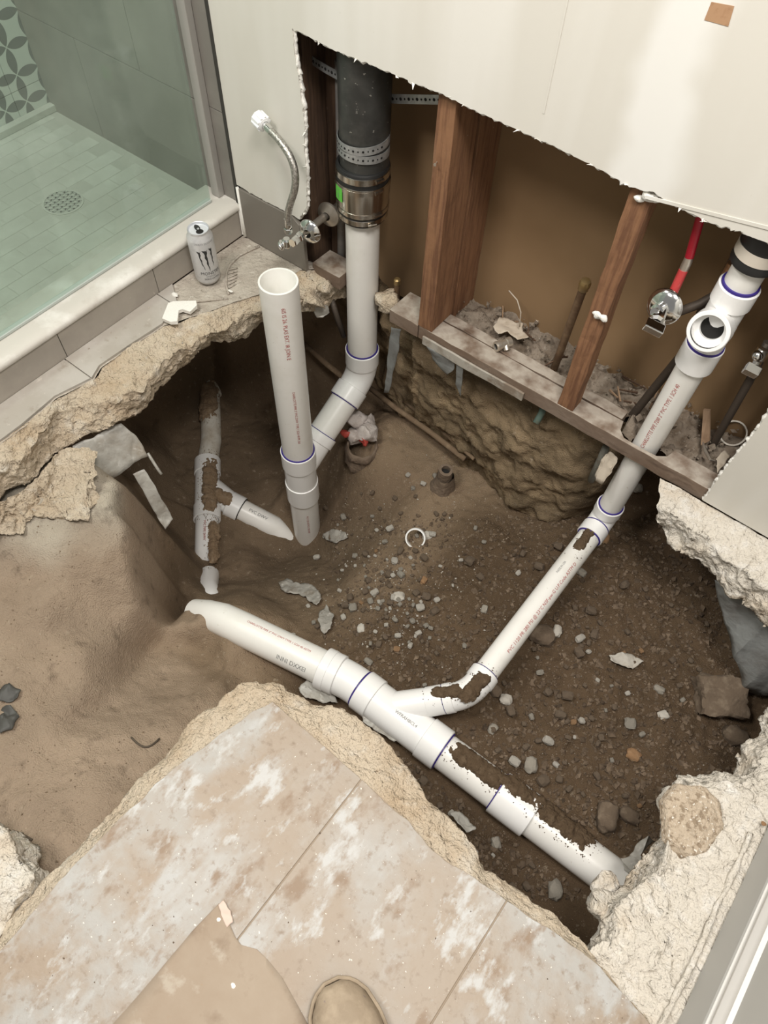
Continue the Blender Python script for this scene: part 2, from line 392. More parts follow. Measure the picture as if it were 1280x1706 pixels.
# ================================================================== THE GROUND: soil in the pit
SX, SY = .3745, .062                     # vent stack axis
_q = U(500, 778, dep=2.31); PX, PY = _q.x, _q.y        # standpipe axis
ctrl = []
for px, py, z in [
    # right half: damp dug soil
    (700, 1050, -.50), (650, 1000, -.53), (640, 1080, -.48), (850, 950, -.50), (930, 960, -.47), (800, 860, -.54), (880, 890, -.51), (760, 960, -.52),
    (1000, 950, -.45), (1080, 900, -.47), (1150, 1000, -.44), (1050, 1050, -.43), (1100, 1200, -.42), (950, 1150, -.44), (850, 1150, -.47),
    (900, 1250, -.45), (1000, 1300, -.44), (1180, 1250, -.43), (1050, 1400, -.44), (1000, 1380, -.45), (950, 1340, -.46), (800, 1230, -.47),
    (760, 1330, -.52), (850, 1420, -.52), (940, 1480, -.52), (700, 1280, -.52), (600, 1200, -.53), (520, 1140, -.53), (430, 1100, -.50), (1200, 1120, -.43),
    # middle mound and deep end
    (508, 912, -.985), (470, 930, -.94), (560, 860, -.80), (560, 940, -.80), (600, 790, -.63), (640, 760, -.57), (700, 800, -.57), (740, 795, -.55), (640, 860, -.66), (620, 930, -.62),
    (690, 905, -.57), (560, 1000, -.62), (500, 1040, -.60), (600, 730, -.60), (660, 690, -.55), (560, 700, -.66),
    (345, 960, -.84), (345, 905, -.86), (345, 840, -.86), (345, 1000, -.68), (420, 1050, -.50), (395, 1012, -.48), (300, 900, -.84), (430, 970, -.80), (440, 860, -.89), (400, 900, -.88), (300, 780, -.86), (350, 740, -.87), (355, 650, -.86), (400, 700, -.9), (250, 830, -.80), (300, 1000, -.72),
    # left bank, ledge and sandy trench
    (0, 838, -.14), (60, 800, -.135), (120, 765, -.145), (150, 760, -.155), (185, 790, -.17), (100, 850, -.165), (195, 850, -.175), (0, 890, -.18), (0, 960, -.22), (100, 950, -.21), (195, 920, -.23), (60, 1050, -.24), (130, 1090, -.27),
    (150, 1140, -.29), (215, 1050, -.36), (250, 1080, -.48), (300, 1130, -.44), (190, 1170, -.36), (340, 1090, -.52),
    (0, 1150, -.23), (80, 1220, -.24), (0, 1300, -.21), (150, 1300, -.22), (240, 1220, -.30), (100, 1410, -.17), (0, 1450, -.18), (300, 1190, -.34), (200, 1290, -.24), (50, 1480, -.17), (380, 1120, -.46)]:
    p = U(px, py, z=z); ctrl.append((p.x, p.y, z))
for px, py, zt_, zb_ in ((190, 790, -.17, -.70), (200, 850, -.175, -.70), (203, 920, -.23, -.66), (214, 1000, -.30, -.52)):     # steep right side of the left bank
    p = U(px, py, z=zt_); ctrl += [(p.x+.012, p.y+.01, zt_-.02), (p.x+.036, p.y+.038, zb_)]
_m = U(372, 1032, z=-.468); _u = Vector((-.97, -.23, 0)); _v = Vector((.23, -.97, 0))       # mound swallowing the end of the drain
for a_, b_, z_ in ((-.10, .05, -.48), (-.04, .05, -.455), (-.03, -.05, -.47), (.0, .0, -.455), (.05, .0, -.44), (.05, .06, -.44), (.05, -.06, -.52), (.12, .0, -.50), (.12, .08, -.46)):
    p = _m+_u*a_+_v*b_; ctrl.append((p.x, p.y, z_))
ctrl += [(-.25, -.3, -.86), (-.42, -.3, -.14), (-.4, -.62, -.14), (-.1, -.78, -.13), (-.35, .12, -.3), (.1, .12, -.86), (.1, .3, -.1), (.32, .17, -.68), (.3, .34, -.1), (-.2, .3, -.1),
         (.05, -.45, -.87), (.0, -.62, -.5), (.55, .22, -.56), (.55, .36, -.2), (.8, .22, -.56), (1.0, .22, -.52), (.9, .37, -.2), (1.2, .2, -.48), (1.3, .25, -.47), (1.3, .37, -.1), (1.5, .12, -.45), (1.6, .1, -.45), (1.6, .33, -.1),
         (1.85, -.2, -.45), (2.02, -.2, -.1), (1.9, .2, -.1), (1.76, -.55, -.40), (1.9, -.6, -.12), (1.75, -.8, -.42), (1.8, -1., -.14),
         (1.66, -.9, -.5), (1.5, -1.0, -.40), (1.5, -1.08, -.13), (1.2, -1.0, -.40), (1.2, -1.08, -.13), (1.0, -1.0, -.45), (.97, -1.1, -.30), (1.05, -1.25, -.13), (.95, -1.4, -.17), (1.05, -1.5, -.13), (1.3, -1.5, -.13), (1.7, -1.3, -.13),
         (.85, -1.5, -.17), (.7, -1.6, -.17), (.5, -1.6, -.17), (.2, -1.5, -.15), (-.1, -1.2, -.13), (-.2, -1., -.13), (.9, -1.75, -.13), (0, -1.75, -.2),
         (-.6, -1.8, -.13), (-.6, .45, -.1), (2.15, -1.8, -.13), (2.15, .45, -.1), (-.6, -.5, -.13), (2.15, -.6, -.12)]
res = delaunay_2d_cdt([Vector(c[:2]) for c in ctrl], [], [], 0, 1e-6)
tv = []
for i, v in enumerate(res[0]):
    tv.append(Vector((v.x, v.y, ctrl[res[3][i][0]][2])))
tree = bvhtree.BVHTree.FromPolygons(tv, [tuple(f) for f in res[2]])
GX0, GX1, GY0, GY1, ST = -.55, 2.1, -1.75, .40, .0065
nx = int((GX1-GX0)/ST)+1; ny = int((GY1-GY0)/ST)+1
HZ = np.zeros((ny, nx))
for j in range(ny):
    for i in range(nx):
        h = tree.ray_cast(Vector((GX0+i*ST, GY0+j*ST, 2)), Vector((0, 0, -1)))[0]
        HZ[j, i] = h.z if h else -.13
for _ in range(9):
    P_ = np.pad(HZ, 1, mode='edge')
    HZ = (P_[1:-1, 1:-1]*2+P_[:-2, 1:-1]+P_[2:, 1:-1]+P_[1:-1, :-2]+P_[1:-1, 2:])/6
def sandy(x, y):                       # 1 in the dry sandy left part, 0 in the damp dug right part
    a = (.98-x+.25*(y+.6))/.34
    a += noise.noise(Vector((x*5, y*5, 3.3)))*.5+max(0, (-.92-y)/.08)*(1 if x < 1. else 0)
    return min(1, max(0, a))
def sm(a): return a*a*(3-2*a)
COLS = np.ones((ny, nx, 4))
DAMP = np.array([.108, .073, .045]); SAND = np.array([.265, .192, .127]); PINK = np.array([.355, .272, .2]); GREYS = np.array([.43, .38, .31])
for j in range(ny):
    for i in range(nx):
        x = GX0+i*ST; y = GY0+j*ST; s = sm(sandy(x, y)); q = Vector((x, y, HZ[j, i]))
        big = noise.fractal(q*7, 1., 2., 4)*.016
        fine = noise.fractal(q*38, .9, 2.1, 4)*(.0065*(1-s)+.0032*s)
        cl = 0
        if s < .95:
            d0 = noise.voronoi(Vector((x, y, 0))*44)[0][0]; d1 = noise.voronoi(Vector((x+3, y, 0))*95)[0][0]
            cl = (max(0, .5-d0)*.026*max(0, noise.noise(Vector((x*9, y*9, 8)))+.45)+max(0, .5-d1)*.006)*(1-s)
        HZ[j, i] += big+fine+cl
        k = noise.fractal(Vector((x*6, y*6, 9)), 1, 2, 3)*.35
        lf = sm(min(1, max(0, (.98-x-.6*(y+1.05)+k*.4)/.36)))      # paler, sandier trench at the far left
        lf *= sm(min(1, max(0, (HZ[j, i]+.56+k*.2)/.2))); deep_shade = sm(min(1, max(0, (-.5-HZ[j, i]+k*.2)/.25)))  # shade of the cave and deep pit put into the soil colour
        c = DAMP*(1-s)+(SAND*(1-lf)*(1-.36*deep_shade)+PINK*lf)*s
        g = sm(min(1, max(0, (HZ[j, i]+.24+k*.08)/.08)))*s*(1 if x < .42 else 0); c = c*(1-g)+GREYS*g      # pale layer under the slab
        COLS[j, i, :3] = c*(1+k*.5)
def H(x, y):
    fx = min(max((x-GX0)/ST, 0), nx-1.001); fy = min(max((y-GY0)/ST, 0), ny-1.001); i = int(fx); j = int(fy); a = fx-i; b = fy-j
    return HZ[j, i]*(1-a)*(1-b)+HZ[j, i+1]*a*(1-b)+HZ[j+1, i]*(1-a)*b+HZ[j+1, i+1]*a*b
def D(px, py):                         # point of the soil seen at a pixel
    r = ray(px, py); t = 1.15
    while t < 3.2:
        p = CAM+r*t
        if p[2] < H(p[0], p[1]):
            lo, hi = t-.03, t
            for _ in range(6):
                m = (lo+hi)/2; p = CAM+r*m
                if p[2] < H(p[0], p[1]): hi = m
                else: lo = m
            return Vector(CAM+r*hi)
        t += .03
    return Vector(CAM+r*2.2)
ground = thing('ground', (.9, -.6, -.9), 'brown excavated soil at the bottom of the pit', 'soil', kind='structure')
mb = MB()
mb.v = [(GX0+i*ST, GY0+j*ST, HZ[j, i]) for j in range(ny) for i in range(nx)]
mb.f = [(j*nx+i, j*nx+i+1, (j+1)*nx+i+1, (j+1)*nx+i) for j in range(ny-1) for i in range(nx-1)]
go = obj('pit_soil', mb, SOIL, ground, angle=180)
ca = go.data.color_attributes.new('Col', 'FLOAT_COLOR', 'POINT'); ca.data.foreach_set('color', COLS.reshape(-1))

# earth bank under the wall plate
mb = MB(); NB, MZ = 190, 100; bc = []
for j in range(MZ+1):
    t = j/MZ; z = -.03-.64*t
    for i in range(NB+1):
        x = .12+1.12*i/NB
        top = .075 if x > .5 else .075+(.5-x)*.3
        base = np.interp(x, [.1, .4, .72, .88, 1.0, 1.1, 1.24], [.30, .19, .13, .075, .055, .085, .15])
        y = top+(base-top)*t-.030*math.sin(PI*min(1, t*1.1))*(1 if x > .55 else .2)
        if x > 1.08: y += ((x-1.08)/.16)**2*.16
        q = Vector((x, 0, z))
        n1 = noise.fractal(q*9+Vector((5, 0, 0)), .9, 2, 5)*.030; n2 = noise.fractal(q*34, .9, 2, 4)*.0045
        mb.v.append((x, y+n1+n2, z)); k = .9+.5*noise.noise(q*12)
        c = np.array([.25, .185, .115])*k; bc += [*c, 1]
for j in range(MZ):
    for i in range(NB): mb.f.append((j*(NB+1)+i, (j+1)*(NB+1)+i, (j+1)*(NB+1)+i+1, j*(NB+1)+i+1))
bo = obj('earth_bank', mb, SOIL, ground, angle=180)
ca = bo.data.color_attributes.new('Col', 'FLOAT_COLOR', 'POINT'); ca.data.foreach_set('color', bc)

# ================================================================== FLOOR SLABS
floor = thing('floor', (.9, -1.2, 0), 'broken concrete floor slab with dusty tiles around the pit', 'floor', kind='structure')
def pz(pts, z): return [U(x, y, z=z) for x, y in pts]
# --- strip by the shower curb
A1 = [(-190, 880), (0, 740), (39, 711), (94, 664), (156, 633), (168, 613), (219, 578), (273, 543), (330, 525), (380, 508), (440, 488), (500, 450), (548, 447)]
B1 = [(-190, 930), (0, 785), (43, 750), (98, 687), (188, 664), (234, 644), (266, 605), (340, 562), (390, 535), (434, 523), (500, 492), (545, 482), (566, 462)]
C1 = [(-190, 985), (0, 832), (31, 812), (105, 742), (148, 730), (199, 707), (242, 676), (273, 641), (309, 609), (348, 572), (383, 568), (434, 543), (500, 522), (545, 512), (578, 490)]
a1 = pz(A1, -.006); b1 = pz(B1, -.032); c1 = pz(C1, -.105)
r0 = [(0, a1[0].y, -.006), (0, 0, -.006), (.22, .03, -.006)]
obj('mortar_bed', loft([(r0, 0.1), (a1, .35)], 300, [40], .006, 18, 3.), MORTAR, floor, angle=180)
d1 = [Vector((p.x-.07, p.y+.02, -.115)) for p in c1]; e1 = [Vector((p.x-.4, p.y+.02, -.12)) for p in c1]
obj('broken_concrete_edge', loft([(a1, .35), (b1, 1), (c1, 1), (d1, .6), (e1, .2)], 340, [14, 22, 12, 3], .017, 15, 1.), CONC, floor, angle=180)
lm_a = pz([(-150, 962), (-60, 885), (0, 836), (40, 812), (105, 750), (140, 742), (165, 752)], -.105)
lm_b = pz([(-150, 990), (-60, 920), (0, 862), (40, 848), (90, 800), (135, 795), (162, 800)], -.135)
lm_c = pz([(-150, 1010), (-60, 940), (0, 886), (35, 892), (60, 866), (120, 872), (150, 862), (168, 832)], -.165)
lm_d = [p+Vector((-.05, .0, -.03)) for p in lm_c]
obj('mortar_drip', loft([(lm_a, .6), (lm_b, 1), (lm_c, 1), (lm_d, .3)], 160, [14, 14, 6], .017, 20, 44.), CONC, floor, angle=180)
# floor tiles along the curb
def tile_piece(poly, z0, z1, m, parent, bevel=0.0008, name='tile'):
    return obj(name, MB().prism([(x, y, z0) for x, y in poly], (0, 0, z1-z0)), m, parent, smooth=False, bevel=bevel)
strip = [(0.0, a1[0].y)]+[(p.x-.004, p.y) for p in a1[:8]]+[(.06, a1[7].y+.08), (.0, a1[7].y+.12)]
for ya, yb in ((-1.6, -1.236), (-1.233, -.935), (-.932, -.634), (-.631, -.333), (-.33, -.1)):
    c = clip_cell(strip, 0.001, .3, ya, yb)
    if len(c) > 2: tile_piece(c, -.006, .001, mat('dusty_strip_tile', (.40, .365, .32), .6, world=True, layers=[(6, (.47, .44, .40), .45, .62, 8), (40, (.56, .52, .46), .62, .76, 8), (18, (.30, .26, .21), .62, .76, 8)]), floor)
# --- front island
TL = [(-120, 1735), (0, 1590), (100, 1470), (190, 1380), (270, 1300), (350, 1240), (420, 1190), (455, 1172)]
TR = [(520, 1228), (602, 1300), (640, 1335), (680, 1370), (720, 1420), (810, 1480), (900, 1540), (985, 1600), (1080, 1706), (1110, 1745)]
a2 = pz(TL+TR, -.007)
B2 = [(-160, 1705), (0, 1535), (60, 1485), (100, 1440), (190, 1345), (270, 1260), (330, 1190), (380, 1155), (420, 1135), (450, 1137), (480, 1150), (530, 1175), (570, 1180), (610, 1210), (650, 1240), (690, 1295), (720, 1340), (770, 1380), (810, 1450), (870, 1490), (930, 1530), (985, 1592), (1085, 1706), (1115, 1745)]
b2 = pz(B2, -.034)
ctr = Vector((1.3, -1.35, 0))
c2 = [p+(ctr-p).normalized()*-.004+Vector((0, 0, -.085)) for p in b2]
e2 = [p+(ctr-p).normalized()*.16+Vector((0, 0, -.09)) for p in b2]
obj('broken_concrete_edge', loft([(a2, .12), (b2, 1), (c2, 1), (e2, .3)], 420, [16, 16, 5], .010, 17, 8.), CONC, floor, angle=180)
front = a2+[Vector((1.80, -1.9, -.007)), Vector((.9, -1.9, -.007))]
obj('mortar_bed', MB().prism([(p.x, p.y, .0004) for p in front], (0, 0, -.08)), mat('dusty_grout', (.33, .265, .20), .95, world=True), floor, smooth=False)
tp = [(p.x, p.y) for p in front]
# roughen the snapped left edge of the tiles
tp2 = []
for i in range(len(tp)):
    a, b = tp[i], tp[(i+1) % len(tp)]
    k = 8 if i < len(a2)-1 else 1
    for q in range(k):
        x = a[0]+(b[0]-a[0])*q/k; y = a[1]+(b[1]-a[1])*q/k
        s = 0.004 if (i < 7 or i > 9) and i < len(a2)-1 else .0008
        n = noise.noise_vector(Vector((x*40, y*40, 1)))
        tp2.append((x+n.x*s, y+n.y*s))
for k in range(-1, 3):
    for (ya, yb) in ((-1.9, -1.562), (-1.56, -.93)):
        x0 = 1.191+.303*k
        c = clip_cell(tp2, x0-.303+.0013, x0-.0013, ya, yb)
        if len(c) > 2: tile_piece(c, -.0069, .0024, TILE, floor, bevel=.0007)
# --- corner behind, under the right end of the drywall
r3 = [(1.305, -.006, -.022), (1.41, -.004, -.022), (1.6, -.004, -.022), (1.95, -.004, -.022)]
b3 = pz([(1098, 838), (1140, 870), (1190, 905), (1240, 950), (1290, 990), (1370, 1040), (1500, 1090)], -.034)
c3 = pz([(1098, 872), (1108, 895), (1150, 930), (1175, 940), (1215, 985), (1250, 1010), (1280, 1040), (1350, 1085), (1480, 1130)], -.115)
d3 = [Vector((p.x+.02, .02, -.12)) for p in c3]
obj('broken_concrete_edge', loft([(r3, .2), (b3, 1), (c3, 1), (d3, .3)], 240, [14, 18, 6], .016, 17, 15.), CONCW, floor, angle=180)
# --- right front piece beside the baseboard
r4 = [(1.80, .0, -.012), (1.80, -.45, -.012), (1.80, -.75, -.012), (1.80, -1.3, -.012)]
b4 = pz([(1440, 1080), (1345, 1170), (1300, 1240), (1270, 1300), (1225, 1312), (1160, 1304), (1125, 1350), (1112, 1410), (1095, 1455), (1062, 1490), (1032, 1520), (1002, 1572), (990, 1604), (1083, 1712), (1120, 1760)], -.03)
c4 = pz([(1390, 1060), (1300, 1140), (1280, 1172), (1250, 1230), (1225, 1288), (1180, 1282), (1130, 1288), (1100, 1335), (1090, 1400), (1075, 1440), (1042, 1465), (1010, 1492), (990, 1560), (984, 1600), (1083, 1720), (1118, 1765)], -.125)
d4 = [Vector((p.x+.09, p.y-.02, -.13)) for p in c4]
obj('broken_concrete_edge', loft([(r4, .55), (b4, 1), (c4, 1), (d4, .3)], 420, [44, 20, 5], .018, 17, 25.), CONCW, floor, angle=180)
ag = [U(*p, z=-.012) for p in ((1105, 1330), (1130, 1300), (1175, 1305), (1205, 1335), (1210, 1380), (1180, 1425), (1145, 1430), (1112, 1400))]
cc = sum(ag, Vector())/len(ag)
mb = MB(); nr = 12; na = 40; agl = resample(ag+[ag[0]], na+1)
for i in range(nr+1):
    for k in range(na):
        p = cc+(Vector(agl[k])-cc)*(i/nr); t = i/nr
        z = -.014+.010*(1-t*t)+noise.noise(p*70)*.004-(.02 if i == nr else 0)
        mb.v.append((p.x+noise.noise(p*60)*.004*t, p.y+noise.noise(p*60+Vector((4, 4, 4)))*.004*t, z))
for i in range(nr):
    for k in range(na): mb.f.append((i*na+k, (i+1)*na+k, (i+1)*na+(k+1) % na, i*na+(k+1) % na))
obj('aggregate_patch', mb, CONCAG, floor, angle=180)
for k, (xo, h) in enumerate(((1.772, .003),)):     # mortar ridges combed along the baseboard
    L_ = [(xo+.004*noise.noise(Vector((k*3, y*9, 0))), y, -.010+h*.5) for y in np.linspace(-.60, -.98, 40)]
    obj('mortar_ridge', MB().sweep(L_, [.0045+.002*noise.noise(Vector((k, p[1]*30, 5))) for p in L_], 8).rough(.003, 60, k), CONCW, floor, angle=180)
# --- slab lump in the near left corner
a5 = [(.55, -1.52, 0), (.7, -1.50, 0), (.80, -1.47, 0), (.83, -1.50, 0), (.85, -1.6, 0)]
b5 = pz([(-90, 1345), (-20, 1378), (20, 1402), (38, 1440), (55, 1462), (46, 1492), (10, 1530), (-30, 1600)], -.02)
c5 = [p+Vector((.004, .006, -.09)) for p in b5]
d5 = [p+Vector((-.1, -.1, -.1)) for p in b5]
obj('broken_concrete_edge', loft([(a5, .3), (b5, 1), (c5, 1), (d5, .2)], 120, [14, 12, 4], .016, 19, 33.), CONCW, floor, angle=180)

# ================================================================== WALLS
WY = -.010
hole_l = [(487, 47), (491, 90), (499, 140), (507, 200), (507, 250), (511, 300), (511, 345), (500, 362)]
hole_t = [(487, 47), (560, 85), (640, 117), (690, 138), (730, 154), (790, 184), (880, 224), (960, 261), (1010, 288), (1050, 312), (1085, 320), (1130, 345), (1180, 370), (1230, 384), (1280, 405), (1330, 428)]
low_l = [(401, 311), (430, 329), (460, 344), (487, 358), (500, 366)]
def wy(pts): return [(p.x, p.z) for p in (U(x, y, Y=WY) for x, y in pts)]
def jag(pts, amp, step=.004, seed=0):
    out = []
    for (a, b) in zip(pts, pts[1:]):
        n = max(1, int(math.dist(a, b)/step))
        for k in range(n):
            t = k/n; x = a[0]+(b[0]-a[0])*t; z = a[1]+(b[1]-a[1])*t
            q = Vector((x*90, z*90, seed)); x += noise.noise(q)*amp; z += noise.noise(q+Vector((9, 3, 1)))*amp
            if R_.random() < .05: x += R_.uniform(-1, 1)*amp; z += R_.uniform(-1.5, .3)*amp
            out.append((x, z))
    return out+[pts[-1]]
ll = jag(wy(low_l), .0025, seed=1); hl = jag(wy(hole_l)[::-1], .0032, seed=2); ht = jag(wy(hole_t), .0035, seed=3)
rr = jag([ht[-1], (1.413, .50), (1.412, .30), (1.414, .24), (1.408, .1), (1.409, -.012)], .002, seed=4)
poly = [(.006, 1.45), (.006, ll[0][1])]+ll[1:]+hl[1:]+ht[1:]+rr[1:]+[(1.80, -.012), (1.80, 1.45)]
pts3 = [Vector((x, WY, z)) for x, z in poly]
wall = thing('wall_back', (.9, 0, 0), 'cream painted drywall with a long ragged cut-out above the pit', 'wall', kind='structure')
obj('drywall', MB().prism(pts3, (0, .0125, 0)), DRYW, wall, smooth=False)
# torn white gypsum rim along the cut
def rim(pts, name, seed):
    P = [(x, WY+.0065+noise.noise(Vector((x*60, z*60, seed)))*.002, z) for x, z in pts]
    r = [.0042+.0022*noise.noise(Vector((x*120, z*120, seed+4))) for x, z in pts]
    obj(name, MB().sweep(P, r, 7).rough(.0035, 130, seed), GYP, wall, angle=180)
rim(hl, 'gypsum_edge', 1); rim(ht, 'gypsum_edge', 2); rim(rr, 'gypsum_edge', 3); rim(ll, 'gypsum_edge', 4)
for k in range(26):                     # loose paper shreds on the cut
    x, z = R_.choice(ht+hl+hl); n = Vector((R_.uniform(-1, 1), R_.uniform(-.8, .2), R_.uniform(-1, .2)))
    p = Vector((x, WY-.0005, z)); a = p+Vector((R_.uniform(.003, .009), 0, R_.uniform(-.003, .003))); b = p+n*R_.uniform(.004, .011)
    obj('paper_shred', MB().prism([p, a, b], (0, .0008, 0)), GYP, wall, smooth=False)
pt = wy([(1186, 3), (1224, 10), (1214, 44), (1174, 33)])
obj('brown_paper_patch', MB().prism([(x, WY-.0007, z) for x, z in pt], (0, .0006, 0)), mat('bare_paper', (.42, .25, .14), .9, layers=[(60, (.32, .17, .09), .5, .7, 5)]), wall, smooth=False)
tape = [(.826, z) for z in (.60, 1.4)]
obj('joint_ridge', MB().box(.829, .8325, WY-.0009, WY, .645, 1.44), DRYW, wall, smooth=False)
l0, l1 = U(1075, 330, Y=WY), U(1290, 385, Y=WY)
obj('joint_ridge', MB().prism([(l0.x, WY-.0016, l0.z), (l1.x, WY-.0016, l1.z), (l1.x, WY-.0016, l1.z+.006), (l0.x, WY-.0016, l0.z+.006)], (0, .0015, 0)), DRYW, wall, smooth=False)
obj('dark_edge_strip', MB().box(-.004, .006, -.012, .002, .075, 1.45), BLACKGAP, wall, smooth=False)
# back of the cavity
inner = obj('wall_back_inner', MB().box(.12, 1.9, .205, .22, -.14, 1.45), KRAFT, None, smooth=False)
tag(inner, 'brown backing board at the rear of the open wall cavity', 'wall', kind='structure')
ce = obj('wall_cavity_side', MB().box(.10, .12, .004, .22, -.1, 1.45), KRAFT, None, smooth=False); tag(ce, 'dark side of the wall cavity behind the drywall', 'wall', kind='structure')
# tile skirting left of the cut-out
bb = thing('baseboard_back', (.12, 0, 0), 'grey tile skirting below the cut drywall beside the shower', 'skirting', kind='structure')
tile_ = [(.012, -.012, -.002), (.238, -.012, -.002), (.236, -.012, .09), (.226, -.012, .135), (.2, -.012, .150), (.012, -.012, .146)]
obj('tile', MB().prism(tile_, (0, .0115, 0)), mat('shaded_skirting_tile', (.20, .18, .155), .5, layers=[(50, (.4, .36, .3), .68, .8, 6)]), bb, smooth=False, bevel=.001)  # tile colour darkened for the shadow the skirting stands in
obj('caulk_bead', MB().sweep([(.012, -.013, .0), (.011, -.013, .05), (.010, -.012, .15)], .004, 8).rough(.003, 90, 2), GYP, bb, angle=180)
# right wall and baseboard
wr = obj('wall_right', MB().box(1.803, 1.9, -2.2, .1, -.02, 1.6), WALLR, None, smooth=False); tag(wr, 'pale grey wall along the right edge of the room', 'wall', kind='structure')
prof = [(1.788, -.004), (1.788, .088), (1.7895, .093), (1.794, .097), (1.7945, .101), (1.791, .104), (1.791, .112), (1.796, .118), (1.797, .135), (1.803, .139), (1.803, -.004)]
br = thing('baseboard_right', (1.795, -1., 0), 'grey painted baseboard with a pale moulded top along the right wall', 'baseboard', kind='structure')
obj('plinth', MB().prism([(x, -2.2, z) for x, z in prof[:3]+[(1.803, .093), (1.803, -.004)]], (0, 2.18, 0)), TRIM, br, smooth=False, bevel=.001)
obj('moulding', MB().prism([(x, -2.2, z) for x, z in prof[2:10]+[(1.803, .093)]], (0, 2.18, 0)), TRIMW, br, angle=50)

# ================================================================== SHOWER
# curb
curb = thing('shower_curb', (-.06, -.7, 0), 'grey tiled shower curb with a pale marble cap', 'curb', kind='structure')
obj('curb_core', MB().box(-.125, -.010, -1.7, -.001, -.006, .078), MORTAR, curb, smooth=False)
for ya, yb in ((-1.7, -1.524), (-1.522, -1.224), (-1.222, -.924), (-.922, -.624), (-.622, -.324), (-.322, -.012)):
    obj('tile', MB().box(-.010, 0, ya, yb, -.002, .078), TILEG, curb, smooth=False, bevel=.0008)
cp = [(-.128, .079), (-.128, .092), (-.124, .098), (-.02, .1005), (-.004, .0995), (.004, .096), (.0075, .090), (.0075, .083), (.004, .079)]
obj('marble_cap', MB().prism([(x, -1.7, z) for x, z in cp], (0, 1.699, 0)), MARBLE, curb, angle=60)
obj('caulk_bead', MB().sweep([(.006, -.014, .005), (.006, -.014, .05), (.004, -.013, .08), (-.01, -.012, .098)], .003, 8), GYP, curb)
# shower floor with mosaic and drain
SZ = .064
sf = thing('shower_floor', (-.45, -.6, .05), 'pale mosaic shower floor behind the glass', 'floor', kind='structure')
obj('grout_bed', MB().box(-.81, -.125, -1.75, .0, -.02, SZ-.0007), mat('shower_grout', (.40, .385, .35), .9, world=True), sf, smooth=False)
tm = None; n_t = 0
row = 0; x = -.80
DRN = U(105, 337, z=SZ)
while x < -.135:
    y = -1.25+(.051 if row % 2 else 0)
    while y < -.03:
        cx, cy = x+.0245, y+.0495
        if math.hypot(cx-DRN.x, cy-DRN.y) > .062 and cy < -.05:
            if tm is None:
                tm = obj('tile', MB().box(x, x+.049, y, y+.099, SZ-.0012, SZ), TILEM, sf, smooth=False); tb = tm.location.copy(); tx0 = cx; ty0 = cy
            else:
                t = tm.copy(); COL.objects.link(t); t.location = tb+Vector((cx-tx0, cy-ty0, 0))
        y += .1015
    x += .0510; row += 1
drain = thing('floor_drain', (DRN.x, DRN.y, SZ), 'square-holed grey drain grate in the shower floor', 'drain')
obj('frame', MB().lathe((DRN.x, DRN.y, SZ-.002), (0, 0, 1), [(0, .056), (.003, .056), (.0035, .053), (.0035, .05), (0, .05)], 40), TILEM, drain)
obj('well', MB().lathe((DRN.x, DRN.y, SZ-.001), (0, 0, 1), [(0, .05), (.0002, .0001)], 32), mat('drain_dark', (.035, .035, .033), .8), drain)
gb = MB()
for i in range(-3, 4):
    o_ = i*.0152; h = math.sqrt(max(0, .05**2-o_**2))
    gb.box(DRN.x+o_-.0026, DRN.x+o_+.0026, DRN.y-h, DRN.y+h, SZ, SZ+.0012); gb.box(DRN.x-h, DRN.x+h, DRN.y+o_-.0026, DRN.y+o_+.0026, SZ, SZ+.0012)
obj('grate', gb, mat('grate_metal', (.45, .45, .42), .4, .4), drain, smooth=False)
# tiled walls of the shower
ws = thing('wall_shower_back', (-.4, .01, .05), 'plain grey tiled shower wall behind the glass', 'wall', kind='structure')
obj('grout_bed', MB().box(-.81, -.004, .0, .02, .03, 1.5), GROUT, ws, smooth=False)
for ci, (za, zb) in enumerate(((.05, .338), (.340, .638), (.640, .938), (.940, 1.238), (1.24, 1.5))):
    xs = [-.80, -.56, -.005] if ci % 2 == 0 else [-.80, -.30, -.005]
    for xa, xb in zip(xs, xs[1:]): obj('tile', MB().box(xa+.001, xb-.001, -.009, 0, za, zb), TILESH if xb < 0.1 else TILEG, ws, smooth=False, bevel=.0008)
wp = thing('wall_shower_left', (-.80, -.6, .05), 'patterned shower wall tiles printed with dark petals on pale ground', 'wall', kind='structure')
obj('grout_bed', MB().box(-.84, -.81, -1.75, .0, .03, 1.5), GROUTL, wp, smooth=False)
pA = U(20.6, 106.6, X=-.80); pB = U(8.6, 151, X=-.80); pC = U(44.7, 168.4, X=-.80)
SP = (pA-pB).length
PET = petal_mat(SP, pC.y-SP*.5, pC.z-SP*.5)
tl = SP*3; ty = pC.y-SP*.5+.0; tz = pC.z+SP*.5
for i in range(-12, 4):
    for j in range(-3, 10):
        ya, yb, za, zb = ty+i*tl, ty+(i+1)*tl, tz+j*tl, tz+(j+1)*tl
        ya, yb, za, zb = max(ya, -1.0), min(yb, -.001), max(za, .05), min(zb, 1.2)
        if yb-ya > .004 and zb-za > .004: obj('tile', MB().box(-.81, -.80, ya+.0008, yb-.0008, za+.0008, zb-.0008), PET, wp, smooth=False)
# pale trim at the foot of the patterned wall
obj('trim_tile', MB().box(-.80, -.775, -1.7, -.001, SZ, SZ+.020), TILEM, wp, smooth=False, bevel=.002)
